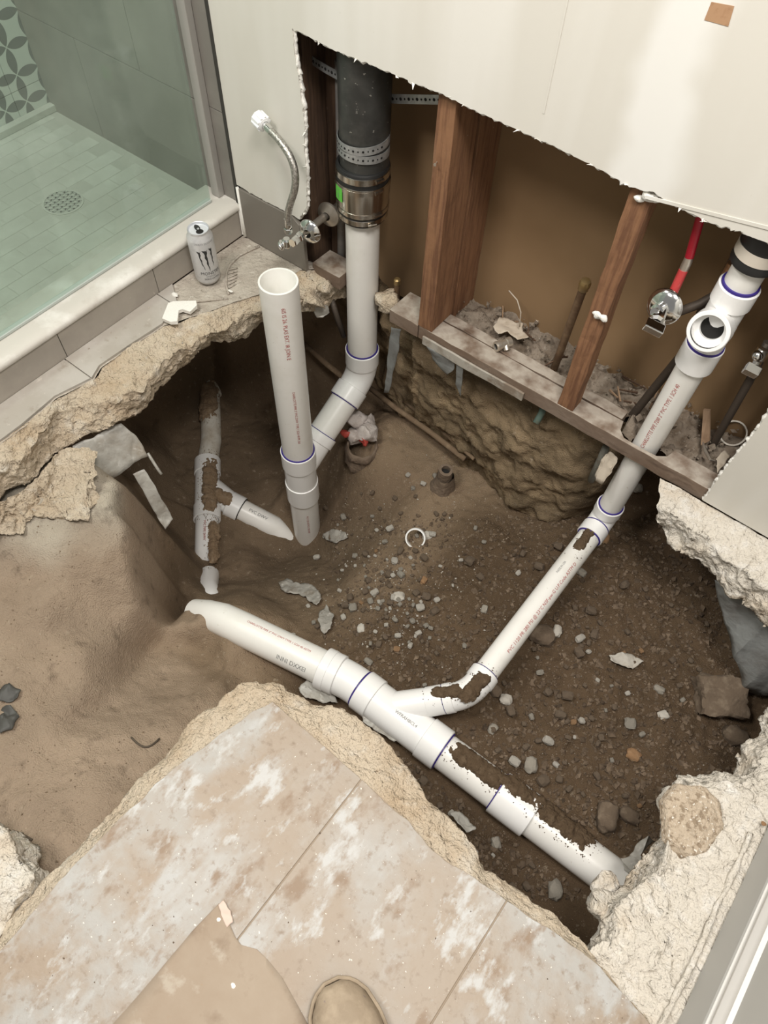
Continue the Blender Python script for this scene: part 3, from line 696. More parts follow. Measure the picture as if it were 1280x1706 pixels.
# glass
gp = thing('glass_panel', (-.06, -.9, .1), 'frameless green-tinted dusty glass panel standing on the shower curb', 'glass panel')
obj('pane', MB().box(-.066, -.056, -1.75, -.055, .1025, 1.6), GLASS, gp, smooth=False)
obj('sill_seal', MB().box(-.069, -.053, -1.75, -.055, .1006, .108), mat('clear_seal', (.46, .50, .47), .4), gp, smooth=False, bevel=.001)
obj('wall_channel', MB().box(-.078, -.050, -.030, -.0095, .1006, 1.6), mat('dull_channel', (.40, .385, .36), .4, .3), gp, smooth=False, bevel=.002)

# ================================================================== FRAMING
def board(name, x0, x1, y0, y1, z0, z1, m, label, cat, group=None, rgh=.0016):
    """sawn timber: box cut into segments along its longest axis, edges slightly uneven"""
    L = (x1-x0, y1-y0, z1-z0); ax = L.index(max(L)); n = max(4, int(L[ax]/.03)); mb = MB()
    oth = [i for i in range(3) if i != ax]; lo = (x0, y0, z0); hi = (x1, y1, z1)
    for i in range(n+1):
        t = lo[ax]+L[ax]*i/n
        for (a, b) in ((0, 0), (1, 0), (1, 1), (0, 1)):
            p = [0, 0, 0]; p[ax] = t; p[oth[0]] = (lo, hi)[a][oth[0]]; p[oth[1]] = (lo, hi)[b][oth[1]]
            q = Vector(p)+noise.noise_vector(Vector(p)*25)*rgh; mb.v.append(tuple(q))
    for i in range(n):
        for k in range(4): mb.f.append((i*4+k, i*4+(k+1) % 4, (i+1)*4+(k+1) % 4, (i+1)*4+k))
    mb.f += [(3, 2, 1, 0), (n*4, n*4+1, n*4+2, n*4+3)]
    o = obj(name, mb, m, None, smooth=False, bevel=.0015)
    bm = bmesh.new(); bm.from_mesh(o.data); bmesh.ops.recalc_face_normals(bm, faces=bm.faces); bm.to_mesh(o.data); bm.free()
    return tag(o, label, cat, group)
PT = .012
board('wall_stud', .603, .645, .005, .094, PT, 1.0, WOOD, 'thick reddish wooden stud standing near the left end of the plate', 'stud', 'wall studs')
board('wall_stud', .600, .642, .110, .204, -.02, 1.0, WOOD, 'darker wooden stud set behind the thick left stud against the brown board', 'stud', 'wall studs')
s2 = board('wall_stud', 1.016, 1.056, .005, .048, PT, 1.0, WOOD, 'narrow scarred wooden stud with white plaster lumps beside the copper stub', 'stud', 'wall studs', .003)
board('wall_stud', .155, .215, .05, .14, -.05, 1.0, WOODD, 'dark brown stud at the left edge of the cavity behind the hose', 'stud', 'wall studs')
board('wall_stud', .225, .262, .11, .2, -.05, 1.0, WOODD, 'dark brown stud between the left cavity edge and the black pipe', 'stud', 'wall studs')
board('sole_plate', .512, .604, .004, .093, -.030, PT-.001, PLATE, 'short nailed end of the wooden wall plate left of the thick stud', 'plate', None, .002)
for k in range(4): 
    p = U(663+k*11, 547+k*6, Y=.003); pass
nt_ = [(1.165, .058), (1.172, .030), (1.190, .0155), (1.235, .0125), (1.272, .0155), (1.292, .030), (1.298, .058)]
ol = [(x, .004) for x in np.linspace(.606, 1.60, 60)]+[(1.60, .031), (1.60, .058), (1.45, .058)]+nt_[::-1]+[(x, .058) for x in np.linspace(1.1, .606, 26)]
ol = [(x+noise.noise(Vector((x*30, y*40, 2)))*.0012, y+noise.noise(Vector((x*22, y*40, 7)))*.003) for x, y in ol]
tag(obj('sole_plate', MB().prism([(x, y, -.030) for x, y in ol], (0, 0, PT+.030)), PLATE, None, smooth=False, bevel=.0015), 'long dusty wooden wall plate bridging the pit', 'plate')
board('sole_plate', .606, 1.16, .062, .093, -.028, PT-.001, PLATE, 'dusty inner strip of the wooden wall plate beside the rubble', 'plate', None, .003)
board('sole_plate', .240, .335, .012, .085, -.03, .012, PLATE, 'sawn-off dusty plate stub beside the angle valve', 'plate', None, .003)
board('cement_board_strip', .625, .93, -.003, .003, -.036, -.008, mat('cement_strip', (.40, .37, .32), .9, layers=[(14, (.24, .19, .145), .45, .6, 8), (40, (.5, .48, .43), .6, .72, 6)]), 'thin pale cement board strip stuck along the front of the long plate', 'board strip', None, .002)

# ================================================================== PIPES
def hollow(mb, a, b, r, wall=.0055, seg=36):
    a = Vector(a); b = Vector(b); L = (b-a).length; ri = r-wall
    return mb.lathe(a, b-a, [(0, ri), (0, r-.0008), (.0008, r), (L-.001, r), (L, r-.001), (L, ri+.0008), (L-.0012, ri), (0, ri)], seg)
def hub(mb, a, b, r, lip=.004, seg=36, inner=None):
    a = Vector(a); b = Vector(b); L = (b-a).length; ri = inner or r-.006
    return mb.lathe(a, b-a, [(0, ri), (0, r-lip*.6), (lip*.4, r), (L-.0015, r), (L, r-.0015), (L, ri)], seg)
def ring(name, c, ax, r, parent, w=.0035, m=None):
    c = Vector(c); ax = Vector(ax).normalized()
    return obj(name, MB().lathe(c-ax*w/2, ax, [(0, r-.003), (0, r+.0006), (w*.5, r+.0012), (w, r+.0006), (w, r-.003)], 36), m or PURPLE, parent)
def bend(a, c, b, t, n=12):
    """fillet at corner c of the path a-c-b, tangent length t"""
    a, c, b = Vector(a), Vector(c), Vector(b); p0 = c+(a-c).normalized()*t; p1 = c+(b-c).normalized()*t
    return [p0*(1-s)**2+c*2*s*(1-s)+p1*s*s for s in np.linspace(0, 1, n)]
def soil_on(name, A, d, r, s0, s1, th0, th1, parent, seed, thick=.006, ref=(0, 0, 1), m=None, cut=.0):
    """clods of soil lying on a pipe, irregular outline"""
    A = Vector(A); d = Vector(d).normalized(); up = Vector(ref); up = (up-d*up.dot(d)).normalized(); sd = d.cross(up)
    na = max(20, int((s1-s0)/.0028)); nt = max(12, int((th1-th0)*r/.0028)); mb = MB(); val = {}
    for i in range(na+1):
        for k in range(nt+1):
            u = i/na; v = k/nt; s = s0+(s1-s0)*u; th = th0+(th1-th0)*v
            e = min(1, 4*u*(1-u)*1.3)*min(1, 4*v*(1-v)*1.2)
            h = e*.85+noise.fractal(Vector((s*38, th*r*38, seed)), .8, 2, 5)*.34+noise.noise(Vector((s*150, th*r*150, seed+2)))*.16-.42-cut
            g = noise.noise(Vector((s*260, th*r*260, seed)))*.0016
            val[i, k] = h; rr = r-.001+max(-.002, min(h, .5)*thick*2.2+g)
            mb.v.append(tuple(A+d*s+(up*math.cos(th)+sd*math.sin(th))*rr))
    for i in range(na):
        for k in range(nt):
            if max(val[i, k], val[i+1, k], val[i, k+1], val[i+1, k+1]) > 0:
                mb.f.append((i*(nt+1)+k, i*(nt+1)+k+1, (i+1)*(nt+1)+k+1, (i+1)*(nt+1)+k))
    used = sorted({j for f in mb.f for j in f}); mp = {j: n for n, j in enumerate(used)}
    mb.v = [mb.v[j] for j in used]; mb.f = [tuple(mp[j] for j in f) for f in mb.f]
    for _ in range(int(len(used)*.16)):              # crumbs beside the patch
        s = R_.uniform(s0-.01, s1+.01); th = R_.uniform(th0-.25, th1+.25); q = A+d*s+(up*math.cos(th)+sd*math.sin(th))*r; z = R_.uniform(.0006, .0022)
        n = q-A-d*s; n.normalize(); a = n.orthogonal()*z
        mb.add([q+a, q-a*.5+n.cross(a)*.8, q-a*.5-n.cross(a)*.8, q+n*z*1.2], [(0, 1, 3), (1, 2, 3), (2, 0, 3)])
    if not mb.f: return None
    o = obj(name, mb, m or SOILD, parent, angle=180); o['kind'] = 'stuff'; return o

# ---- vent stack, 45-degree branch, wye and open standpipe
st = thing('vent_stack', (SX, SY, -.9), 'black iron stack with steel coupling running into white pipe, elbow, wye and open standpipe', 'drain pipe')
r3_ = .0435
zc0, zc1 = zline(SX, SY, 356), zline(SX, SY, 268)
ip = obj('iron_pipe', MB().sweep([(SX+.002, SY+.003, z) for z in (zc1-.03, zc1+.1, 1.1)], [.0575, .058, .060], 40), IRON, st)
for zz, tilt in ((zline(SX, SY-.06, 246), .004), (zline(SX, SY-.06, 262), -.003)):
    band = MB(); n = 60
    for k in range(n):
        an = 2*PI*k/n; z = zz+tilt*math.sin(an*1.+.6)
        for rr, dz in ((.0585, -.0095), (.0597, -.0095), (.0597, .0095), (.0585, .0095)): band.v.append((SX+.002+rr*math.cos(an), SY+rr*math.sin(an), z+dz))
    for k in range(n):
        k2 = (k+1) % n
        for q in range(4): band.f.append((k*4+q, k*4+(q+1) % 4, k2*4+(q+1) % 4, k2*4+q))
    bo_ = obj('strap_band', band, GALV, st)
    hb = MB()
    for k in range(16):
        an = -PI*.95+PI*.9*k/15; z = zz+tilt*math.sin(an+.6); c = Vector((SX+.002+.0596*math.cos(an), SY+.0596*math.sin(an), z)); nrm = Vector((math.cos(an), math.sin(an), 0))
        hb.lathe(c, nrm, [(0, .0026 if k % 2 else .0017), (.0008, .0026 if k % 2 else .0017)], 10, (False, True))
    obj('strap_holes', hb, HOLE, bo_, smooth=False)
cpl = obj('coupling', MB().lathe((SX, SY, zc0), (0, 0, 1), [(0, .044), (0, .058), (.004, .0605), (.018, .0605), (.022, .0615), (zc1-zc0-.022, .0635), (zc1-zc0-.004, .0632), (zc1-zc0, .0605), (zc1-zc0+.001, .056)], 48), RUBBER, st)
hh = zc1-zc0
obj('steel_shield', MB().lathe((SX, SY, zc0), (0, 0, 1), [(.026, .0618), (.0265, .0632), (hh*.35, .0638), (hh*.5, .0655), (hh-.035, .0660), (hh-.0345, .0640)], 48), STEEL, cpl)
for a, b, rr in ((.006, .020, .0622), (.028, .040, .0648), (hh-.050, .0-.038+hh, .0668), (hh-.024, hh-.008, .0650)):
    bnd = obj('clamp_band', MB().lathe((SX, SY, zc0), (0, 0, 1), [(a, rr-.002), (a+.0008, rr), (b-.0008, rr), (b, rr-.002)], 48), STEEL, cpl)
for a, an in ((.013, -.55), (.034, -.32), (hh-.044, -.30), (hh-.016, -.27)):
    p = Vector((SX+.066*math.cos(an), SY+.066*math.sin(an), zc0+a)); t = Vector((-math.sin(an), math.cos(an), 0))
    obj('clamp_screw', MB().lathe(p-t*.010, t, [(0, .0045), (.007, .005), (.007, .0032), (.022, .0032)], 10, (True, True)).add([], []), STEEL, cpl)
nn = (tocam((SX, SY, zc0+.06))+Vector((-.75, 0, 0))).normalized()
lab = [(-.018, -.013), (.016, -.015), (.020, .012), (-.010, .014)]
gl_ = []
for i in range(9):
    for k in range(9): gl_.append(((-.017+.036*i/8), (-.014+.028*k/8)))
obj('green_sticker', MB().add(wrap(gl_, (SX, SY, zc0+hh*.56), (0, 0, 1), nn, .0668), [(i*9+k, i*9+k+1, (i+1)*9+k+1, (i+1)*9+k) for i in range(8) for k in range(8)]), GREEN, cpl)
pipe_text('NO. 4', .009, (SX, SY, zc0+hh*.56), (0, 0, 1), nn, .0670, GREYINK, cpl)
zE = zline(SX, SY, 622); E_ = Vector((SX, SY, zE)); W_ = Vector((PX, PY, _q.z)); dB = (W_-E_).normalized(); LB = (W_-E_).length
zt = zline(SX, SY, 580)
p_ = obj('upper_pipe', MB().sweep([(SX, SY, zc0+.01), (SX, SY, zt-.02)], r3_, 36), PVC, st)
el = MB(); th_ = .055
el.sweep(bend((SX, SY, 1), E_, W_, th_), r3_+.0035, 36, (False, False))
hub(el, (SX, SY, zE+th_-.004), (SX, SY, zt), r3_+.0075); hub(el, E_+dB*(th_-.004), E_+dB*(th_+.045), r3_+.0075)
eo = obj('elbow', el, PVCF, st)
ring('primer_ring', (SX, SY, zt+.0012), (0, 0, 1), r3_+.0035, eo, .004); ring('primer_ring', E_+dB*(th_+.046), dB, r3_+.003, eo)
obj('connector_pipe', MB().sweep([E_+dB*(th_+.03), W_-dB*.08], r3_, 36), PVC, st)
rs = .0472
wz = [zline(PX, PY, q) for q in (749, 772, 800, 826)]
wy_ = MB()
hub(wy_, (PX, PY, wz[1]), (PX, PY, wz[0]), rs+.007, .005); hub(wy_, (PX, PY, wz[2]), (PX, PY, wz[3]), rs+.006, .003)
wy_.lathe((PX, PY, wz[3]+.004), (0, 0, 1), [(0, rs+.003), (wz[0]-wz[3]-.01, rs+.003)], 36)
wy_.sweep([W_, W_-dB*.06, W_-dB*.118], [r3_+.005, r3_+.004, r3_+.003], 32, (False, False)); hub(wy_, W_-dB*.095, W_-dB*.128, r3_+.0075)
wo = obj('wye', wy_, PVCF, st)
ring('primer_ring', (PX, PY, wz[0]+.001), (0, 0, 1), rs+.003, wo, .004); ring('primer_ring', W_-dB*.129, dB, r3_+.003, wo, .0025)
zT = zline(PX, PY, 468)
sp_ = obj('standpipe', hollow(MB(), (PX, PY, wz[0]-.02), (PX, PY, zT), rs), PVC, st)
lp = obj('lower_pipe', MB().sweep([(PX, PY, wz[3]+.02), (PX, PY, H(PX, PY)-.06)], rs, 36), PVC, st)
nz_ = tocam((PX, PY, 0)); nz_.z = 0; nz_.normalize()
nl = (Matrix.Rotation(-.55, 3, 'Z')@nz_)
pipe_text('6IS IS 26. PLAS EXT. IR JOIN E', .0145, (PX, PY, zT-.125), (0, 0, -1), Matrix.Rotation(.08, 3, 'Z')@nz_, rs, REDINK, sp_, .92)
pipe_text('CHARLOTTE PIPE 3" PVC DWV TYPE 1 SCH 40 PR 260', .010, (PX, PY, (wz[0]+zT)/2-.12), (0, 0, -1), Matrix.Rotation(.12, 3, 'Z')@nz_, rs, REDINK, sp_, .95)
pipe_text('PVC 1120 ASTM D 1785 NSF', .010, (PX, PY, wz[3]-.11), (0, 0, -1), Matrix.Rotation(.1, 3, 'Z')@nz_, rs, REDINK, lp, .9)

# ---- main drain with branch and riser
mz = -.46
md = thing('main_drain', (1.2, -.69, -.5), 'white drain line across the pit with wye, long branch and riser behind the plate', 'drain pipe')
MA = U(372, 1032, z=mz-.008); MJ = Vector((.955, -.702, mz)); ME = Vector((1.76, -.686, mz)); dm = (ME-MJ).normalized(); dl = (MA-MJ).normalized()
def mx_(x): return MJ+dm*((x-MJ.x)/dm.x)
rm = .0445
pl_ = obj('left_pipe', MB().sweep([MJ+dl*.04, MA+dl*-.06, MA, MA+dl*.05+Vector((0, 0, -.02)), MA+dl*.10+Vector((0, 0, -.05))], [rm, rm, rm*.97, rm*.9, rm*.8], 36), PVC, md)
cpg = MB(); cpg.sweep(bend(MJ+dl, MJ, MJ+dm, .03), rm+.004, 36, (False, False)); hub(cpg, MJ+dl*.03, MJ+dl*.075, rm+.0085); hub(cpg, MJ+dl*.055, MJ+dl*.080, rm+.0098)
bo2 = obj('bend_fitting', cpg, PVCF, md)
ring('primer_ring', mx_(.988), dm, rm+.0045, bo2, .004)
wm = MB(); hub(wm, mx_(1.035), mx_(.990), rm+.0085); hub(wm, mx_(1.185), mx_(1.240), rm+.0085)
wm.lathe(mx_(1.02), dm, [(0, rm+.0045), (.18, rm+.0045)], 36)
EC = U(782, 1157, z=-.385); BS = mx_(1.075)+Vector((0, 0, .004)); db = (EC-BS).normalized(); LBm = (EC-BS).length
r2 = .0302
wm.sweep([BS, BS+db*(LBm-.085)], [r2+.010, r2+.004], 28, (False, False)); hub(wm, BS+db*(LBm-.105), BS+db*(LBm-.062), r2+.006)
wmo = obj('wye', wm, PVCF, md)
ring('primer_ring', mx_(1.2412), dm, rm+.003, wmo, .004); ring('primer_ring', BS+db*(LBm-.060), db, r2+.005, wmo, .005)
pt_ = mx_(1.13); pipe_text('WFRAHBCL4', .011, pt_, dm, tocam(pt_)+Vector((0, .15, 0)), rm+.0048, GREYINK, wmo)
mp_ = obj('middle_pipe', MB().sweep([mx_(1.22), mx_(1.42)], rm, 36), PVC, md)
cs = MB(); hub(cs, mx_(1.395), mx_(1.487), rm+.0075); cso = obj('coupling_sleeve', cs, PVCF, md); ring('primer_ring', mx_(1.394), dm, rm+.002, cso, .003)
ep = obj('right_pipe', MB().sweep([mx_(1.46), ME], rm, 36), PVC, md)
ps = MJ+dl*.19; pipe_text('CHARLOTTE PIPE 3" PVC DWV TYPE 1 SCH 40 ASTM', .0085, MJ+dl*.21, -dl, tocam(ps)+Vector((0, .55, .2)), rm, REDINK, pl_, .95)
pipe_text('INNI DXXEI', .018, MJ+dl*.15, -dl, tocam(ps)+Vector((0, -.75, -.1)), rm, GREYINK, pl_, .9)
# elbow, long branch, elbow, riser
RX0, RX1, RY = 1.228, 1.2475, .05
EU = Vector((RX0, RY, -.345)); dr = (Vector((RX1, RY, .40))-EU).normalized(); dk = (EU-EC).normalized()
e1_ = MB(); e1_.sweep(bend(BS, EC, EU, .040), r2+.004, 28, (False, False)); hub(e1_, EC-db*.038, EC-db*.062, r2+.0065); hub(e1_, EC+dk*.038, EC+dk*.068, r2+.0065)
eo1 = obj('elbow', e1_, PVCF, md); ring('primer_ring', EC+dk*.069, dk, r2+.0025, eo1, .003)
lb = obj('branch_pipe', MB().sweep([EC+dk*.05, EU-dk*.05], r2, 32), PVC, md)
e2_ = MB(); e2_.sweep(bend(EC, EU, EU+dr, .038), r2+.004, 28, (False, False)); hub(e2_, EU-dk*.036, EU-dk*.072, r2+.0065); hub(e2_, EU+dr*.036, EU+dr*.070, r2+.0065)
eo2 = obj('elbow', e2_, PVCF, md); ring('primer_ring', EU+dr*.071, dr, r2+.0025, eo2, .004); ring('primer_ring', EU-dk*.073, dk, r2+.0025, eo2, .004); ring('primer_ring', EU-dk*.034, dk, r2+.0042, eo2, .003)
def rz(z): return EU+dr*((z-EU.z)/dr.z)
rp = obj('riser_pipe', MB().sweep([EU+dr*.05, rz(.30)], r2, 32), PVC, md)
pr_ = rz(.13); pipe_text('CHARLOTTE PIPE 7200 2" PVC TYPE 1 SCH 40', .013, rz(.115), dr, tocam(pr_)+Vector((-.12, 0, 0)), r2, REDINK, rp, .83)
pb = (EC+EU)/2; pipe_text('PVC 1120 PR 280 PSI @ 23°C NSF-pw-G U.P.Code ASTM D', .013, pb-dk*.02, dk, tocam(pb)+Vector((.62, 0, .25)), r2, REDINK, lb, .95)
pipe_text('MADE IN USA', .009, pb+dk*.10, dk, tocam(pb)+Vector((-.35, 0, .2)), r2, GREYINK, lb, .75)
tee = MB(); hub(tee, rz(.318), rz(.262), r2+.0085, .003); tee.lathe(rz(.30), dr, [(0, r2+.004), (.15, r2+.004)], 32); hub(tee, rz(.425), rz(.465), r2+.0075)
TC = rz(.375); tdv = (Vector((1.246, .0, .392))-TC).normalized()
tee.sweep([TC, TC+tdv*.04], r2+.005, 30, (False, False)); hub(tee, TC+tdv*.034, TC+tdv*.068, r2+.0085, .003, inner=r2+.001)
to = obj('sanitary_tee', tee, PVCF, md)
ring('primer_ring', rz(.3195), dr, r2+.0055, to, .005); ring('primer_ring', rz(.467), dr, r2+.003, to, .006)
obj('socket_bore', MB().lathe(TC+tdv*.034, tdv, [(0, r2-.0085), (.010, r2-.0085), (.012, r2+.0015), (.026, r2+.0015)], 30), PVCF, to)
obj('socket_shadow', MB().lathe(TC+tdv*.036, tdv, [(0, r2-.0085), (.0004, r2-.0085)], 30, (False, True)), HOLE, to)
obj('top_pipe', MB().sweep([rz(.45), rz(.56)], r2, 32), PVC, md)
rc = obj('rubber_coupling', MB().lathe(rz(.515), dr, [(0, .032), (0, .041), (.006, .042), (.012, .040), (.05, .040), (.055, .043), (.10, .043), (.10, .036)], 36), RUBBER, md)
obj('clamp_band', MB().lathe(rz(.515), dr, [(.017, .0400), (.017, .0412), (.038, .0412), (.038, .04)], 36), LABEL, rc)
obj('upper_vent_pipe', MB().sweep([rz(.60), rz(.95)], .036, 32), IRON, md)
# soil spilled on the pipes
soil_on('spilled_soil', mx_(1.235), dm, rm, -.004, .185, -1.05, .45, md, 2.2, .008)
soil_on('spilled_soil', mx_(1.39), dm, rm+.0077, -.02, .115, -1.15, .15, md, 3.6, .008)
soil_on('spilled_soil', mx_(1.485), dm, rm, -.03, .15, -1.7, .25, md, 4.4, .010)
soil_on('spilled_soil', EC-dk*.02, dk, r2+.004, -.02, .09, -.7, .9, md, 6.1, .008)
soil_on('spilled_soil', BS+db*(LBm-.10), db, r2+.005, .0, .10, -.9, .5, md, 8.3, .007, cut=.08)
soil_on('spilled_soil', EU-dk*.16, dk, r2+.001, .0, .13, -.75, .5, md, 9.3, .006, cut=.04)

# ---- older buried drain at the left
bz = -.845
od = thing('buried_drain', (.1, -.4, -.9), 'dusty white wye and pipes half buried in soil under the shower slab', 'drain pipe')
ba, b_h1, b_h0, b_lo = U(350, 640, z=bz), U(346, 772, z=bz), U(345, 862, z=bz), U(343, 938, z=bz-.045)
dbn = (b_h0-b_h1).normalized(); rb = .0395
obj('upper_pipe', MB().sweep([U(345, 600, z=bz-.01), ba, U(352, 735, z=bz), b_h1], rb-.002, 28), PVCD, od)
hub_ = MB(); hub(hub_, ba-dbn*.03, ba+dbn*.06, rb+.006); obj('hub_sleeve', hub_, PVCD, od)
by = MB(); hub(by, b_h1+dbn*.05, b_h1-dbn*.012, rb+.0075); hub(by, b_h0-dbn*.045, b_h0+dbn*.012, rb+.0075); by.sweep([b_h1, b_h0], rb+.004, 32, (False, False))
bj = b_h1*.45+b_h0*.55; be = U(463, 881, z=bz-.07); bdir = (be-bj).normalized()
by.sweep([bj-dbn*.03, bj+bdir*.10], rb+.003, 28, (False, False)); hub(by, bj+bdir*.085, bj+bdir*.135, rb+.0075)
byo = obj('wye', by, PVCF, od); ring('dark_joint', bj+bdir*.136, bdir, rb+.004, byo, .003, RUBBER)
brp = obj('branch_pipe', MB().sweep([bj+bdir*.12, be-bdir*.02, be+bdir*.03+Vector((0, 0, -.05))], rb, 32), PVC, od)
pipe_text('PVC DWV', .016, bj+bdir*.20, bdir, tocam(bj)+Vector((0, .3, .5)), rb, GREYINK, brp)
blp = obj('lower_pipe', MB().sweep([b_h0-dbn*.02, b_h0+dbn*.12, b_lo, b_lo+dbn*.05+Vector((0, 0, -.04))], rb, 32), PVCF, od)
pipe_text('PVC PIPE DWV', .012, b_h0+dbn*.075, dbn, tocam(b_h0)+Vector((-.35, .1, .0)), rb, REDINK, blp)
f0, f1 = D(342, 960), D(348, 990)
obj('pipe_end', MB().sweep([f0+Vector((-.01, .02, -.034)), (f0+f1)/2+Vector((-.004, 0, -.027)), f1+Vector((0, 0, -.036)), f1+(f1-f0)*.35+Vector((0, 0, -.07))], rb*.85, 28), PVCF, od)
soil_on('spilled_soil', b_h1, dbn, rb+.006, -.02, .27, -1.2, .4, od, 3.1, .010, m=mat('dry_soil', (.24, .165, .10), .95, layers=[(60, (.32, .24, .16), .5, .7, 6)], bump=(160, .8, .006)), cut=-.02)
soil_on('spilled_soil', ba, dbn, rb, -.02, .22, -1.2, 1.2, od, 5.1, .012, m=MATS['dry_soil'], cut=-.05)
soil_on('spilled_soil', b_h0, dbn, rb, .02, .22, -1.5, -.2, od, 7.7, .014, m=MATS['dry_soil'], cut=-.1)
soil_on('spilled_soil', bj, bdir, rb+.004, .01, .11, -.6, .9, od, 8.8, .010, m=MATS['dry_soil'])

# ================================================================== WATER SUPPLY PIECES
# left angle valve with braided hose
va = thing('angle_valve', U(500, 395, Y=-.05), 'chrome angle valve with wall flange sticking out beside the cut drywall', 'valve')
fe = U(548, 357, Y=.055); ne = U(516, 386, Y=-.035); vb = U(497, 396, Y=-.066); ax = (ne-fe).normalized()
obj('rear_flange', MB().lathe(fe, ax, [(-.002, .004), (-.002, .031), (.0, .0325), (.004, .031), (.010, .020), (.013, .011)], 32), CHROMED, va)
obj('supply_tube', MB().sweep([fe-ax*.06, vb], .0095, 18), CHROMED, va)
obj('front_flange', MB().lathe(ne, ax, [(-.003, .010), (-.004, .029), (-.002, .031), (.003, .029), (.009, .018), (.012, .011)], 32), CHROME, va)
ve = U(478, 404, Y=-.082); vo = U(480, 380, Y=-.080)
vb_ = MB(); vb_.lathe(vb-ax*.012, ax, [(0, .011), (.004, .013), (.014, .013), (.018, .0105), (.034, .0115), (.040, .0105)], 6, (True, True)); vb_.lathe(ve-Vector((0, 0, .012)), (0, 0, 1), [(0, .009), (.004, .0115), (.020, .0115), (.024, .008)], 16, (True, True))
obj('valve_body', vb_, CHROME, va, angle=30)
obj('outlet_nut', MB().lathe(vo-Vector((0, 0, .014)), (0, 0, 1), [(0, .0085), (.002, .0105), (.013, .0105), (.015, .0085), (.024, .008)], 6, (True, True)), CHROME, va, angle=30)
hd = (ve-vb).normalized(); hm = MB()
hm.ellipsoid(ve+hd*.016, (.017, .008, .012), 16, 8, hd.to_track_quat('Y', 'Z').to_matrix())
obj('handle', hm, CHROME, va)
hs = thing('supply_hose', vo, 'braided steel supply hose curving up from the angle valve to a white nut', 'hose')
hp = [U(x, y, Y=Y) for x, y, Y in ((480, 374, -.080), (480, 355, -.080), (484, 338, -.078), (491, 318, -.074), (493, 300, -.070), (491, 280, -.066), (484, 260, -.062), (473, 243, -.058), (461, 228, -.054), (450, 217, -.05))]
hp2 = [Vector(p) for p in resample(hp, 40)]
for _ in range(4): hp2 = [hp2[0]]+[(hp2[i-1]+hp2[i]*2+hp2[i+1])/4 for i in range(1, len(hp2)-1)]+[hp2[-1]]
obj('braided_tube', MB().sweep(hp2, .0086, 18), BRAID, hs)
tdir = (hp2[-1]-hp2[-2]).normalized()
obj('ferrule', MB().sweep([hp2[0]-Vector((0, 0, .004)), hp2[0]+Vector((0, 0, .016))], .0088, 18), CHROME, hs)
obj('ferrule', MB().sweep([hp2[-1]-tdir*.004, hp2[-1]+tdir*.022], [.009, .0082], 18), CHROME, hs)
nc = hp2[-1]+tdir*.018; prof_n = [(0, .009), (.002, .0150), (.014, .0165), (.029, .0170), (.030, .0125), (.018, .011)]
nb = MB().lathe(nc, tdir, prof_n, 28)
tdo = tdir.orthogonal().normalized(); tds = tdir.cross(tdo)
for k in range(10):
    an = 2*PI*k/10; c = nc+(tdo*math.cos(an)+tds*math.sin(an))*.0162
    nb.sweep([c+tdir*.003, c+tdir*.028], .0028, 8)
obj('white_nut', nb, WHITEP, hs)
# grey riser and small pipes left of the stack
gp_ = obj('grey_riser', MB().sweep([U(569, 440, Y=.10), U(569, 330, Y=.10), U(566, 100, Y=.10)], .011, 16), mat('grey_tube', (.21, .20, .19), .6, layers=[(30, (.32, .29, .26), .5, .7, 5)]), None)
tag(gp_, 'thin grey pipe rising close to the left of the black stack', 'pipe')
rc_ = thing('red_supply_line', U(1120, 500, Y=.06), 'red tube feeding a chrome stop valve right of the narrow stud', 'pipe')
obj('red_tube', MB().sweep([U(1178, 330, Y=.06), U(1168, 360, Y=.06), U(1149, 428, Y=.06)], .0082, 20), REDPEX, rc_)
obj('crimp_fitting', MB().sweep([U(1151, 420, Y=.06), U(1146, 436, Y=.06), U(1141, 446, Y=.06), U(1134, 462, Y=.057)], [.0062, .0088, .0088, .0068], 16), CHROMED, rc_)
obj('red_sleeve', MB().sweep([U(1139, 450, Y=.058), U(1117, 498, Y=.045)], .0088, 18), mat('worn_red', (.48, .05, .05), .4, layers=[(25, (.62, .5, .46), .5, .68, 6)]), rc_)
ec = U(1107, 511, Y=.03); ea = (Vector((-.12, -.93, .22))).normalized()
obj('wall_flange', MB().lathe(ec, ea, [(-.002, .008), (-.003, .034), (-.001, .036), (.003, .034), (.008, .024), (.011, .013), (.02, .0125)], 40), CHROME, rc_)
vv = MB(); v0 = ec+ea*.014; v1 = U(1090, 545, Y=-.03)
vv.lathe(v0, (v1-v0), [(0, .0125), (.010, .014), (.030, .014), (.036, .010)], 8, (True, True))
vv.lathe(v0+ea*.004, ea, [(0, .013), (.014, .0135), (.016, .009), (.022, .009)], 14, (True, True))
obj('valve_body', vv, CHROME, rc_, angle=30)
vh = MB(); dv = (v1-v0).normalized(); sdv = Vector((1, 0, -.25)).normalized(); sdv = (sdv-dv*sdv.dot(dv)).normalized(); tv_ = dv.cross(sdv)
hx = [v1+dv*a+sdv*b+tv_*c for a in (-.010, .012) for b in (-.019, .019) for c in (-.008, .008)]
vh.add(hx, [(0, 1, 3, 2), (4, 6, 7, 5), (0, 4, 5, 1), (2, 3, 7, 6), (0, 2, 6, 4), (1, 5, 7, 3)])
obj('handle', vh, CHROME, rc_, smooth=False, bevel=.002)
hp_ = obj('dark_copper_line', MB().sweep([U(1240, 405, Y=.12), U(1222, 440, Y=.12), U(1205, 478, Y=.12), U(1192, 500, Y=.12), U(1170, 520, Y=.12), U(1150, 575, Y=.12), U(1100, 635, Y=.12), U(1045, 703, Y=.12)], [.011, .012, .0135, .014, .011, .010, .010, .010], 18), DARKPIPE, None)
tag(hp_, 'dark tarnished pipe slanting behind the white riser', 'pipe')
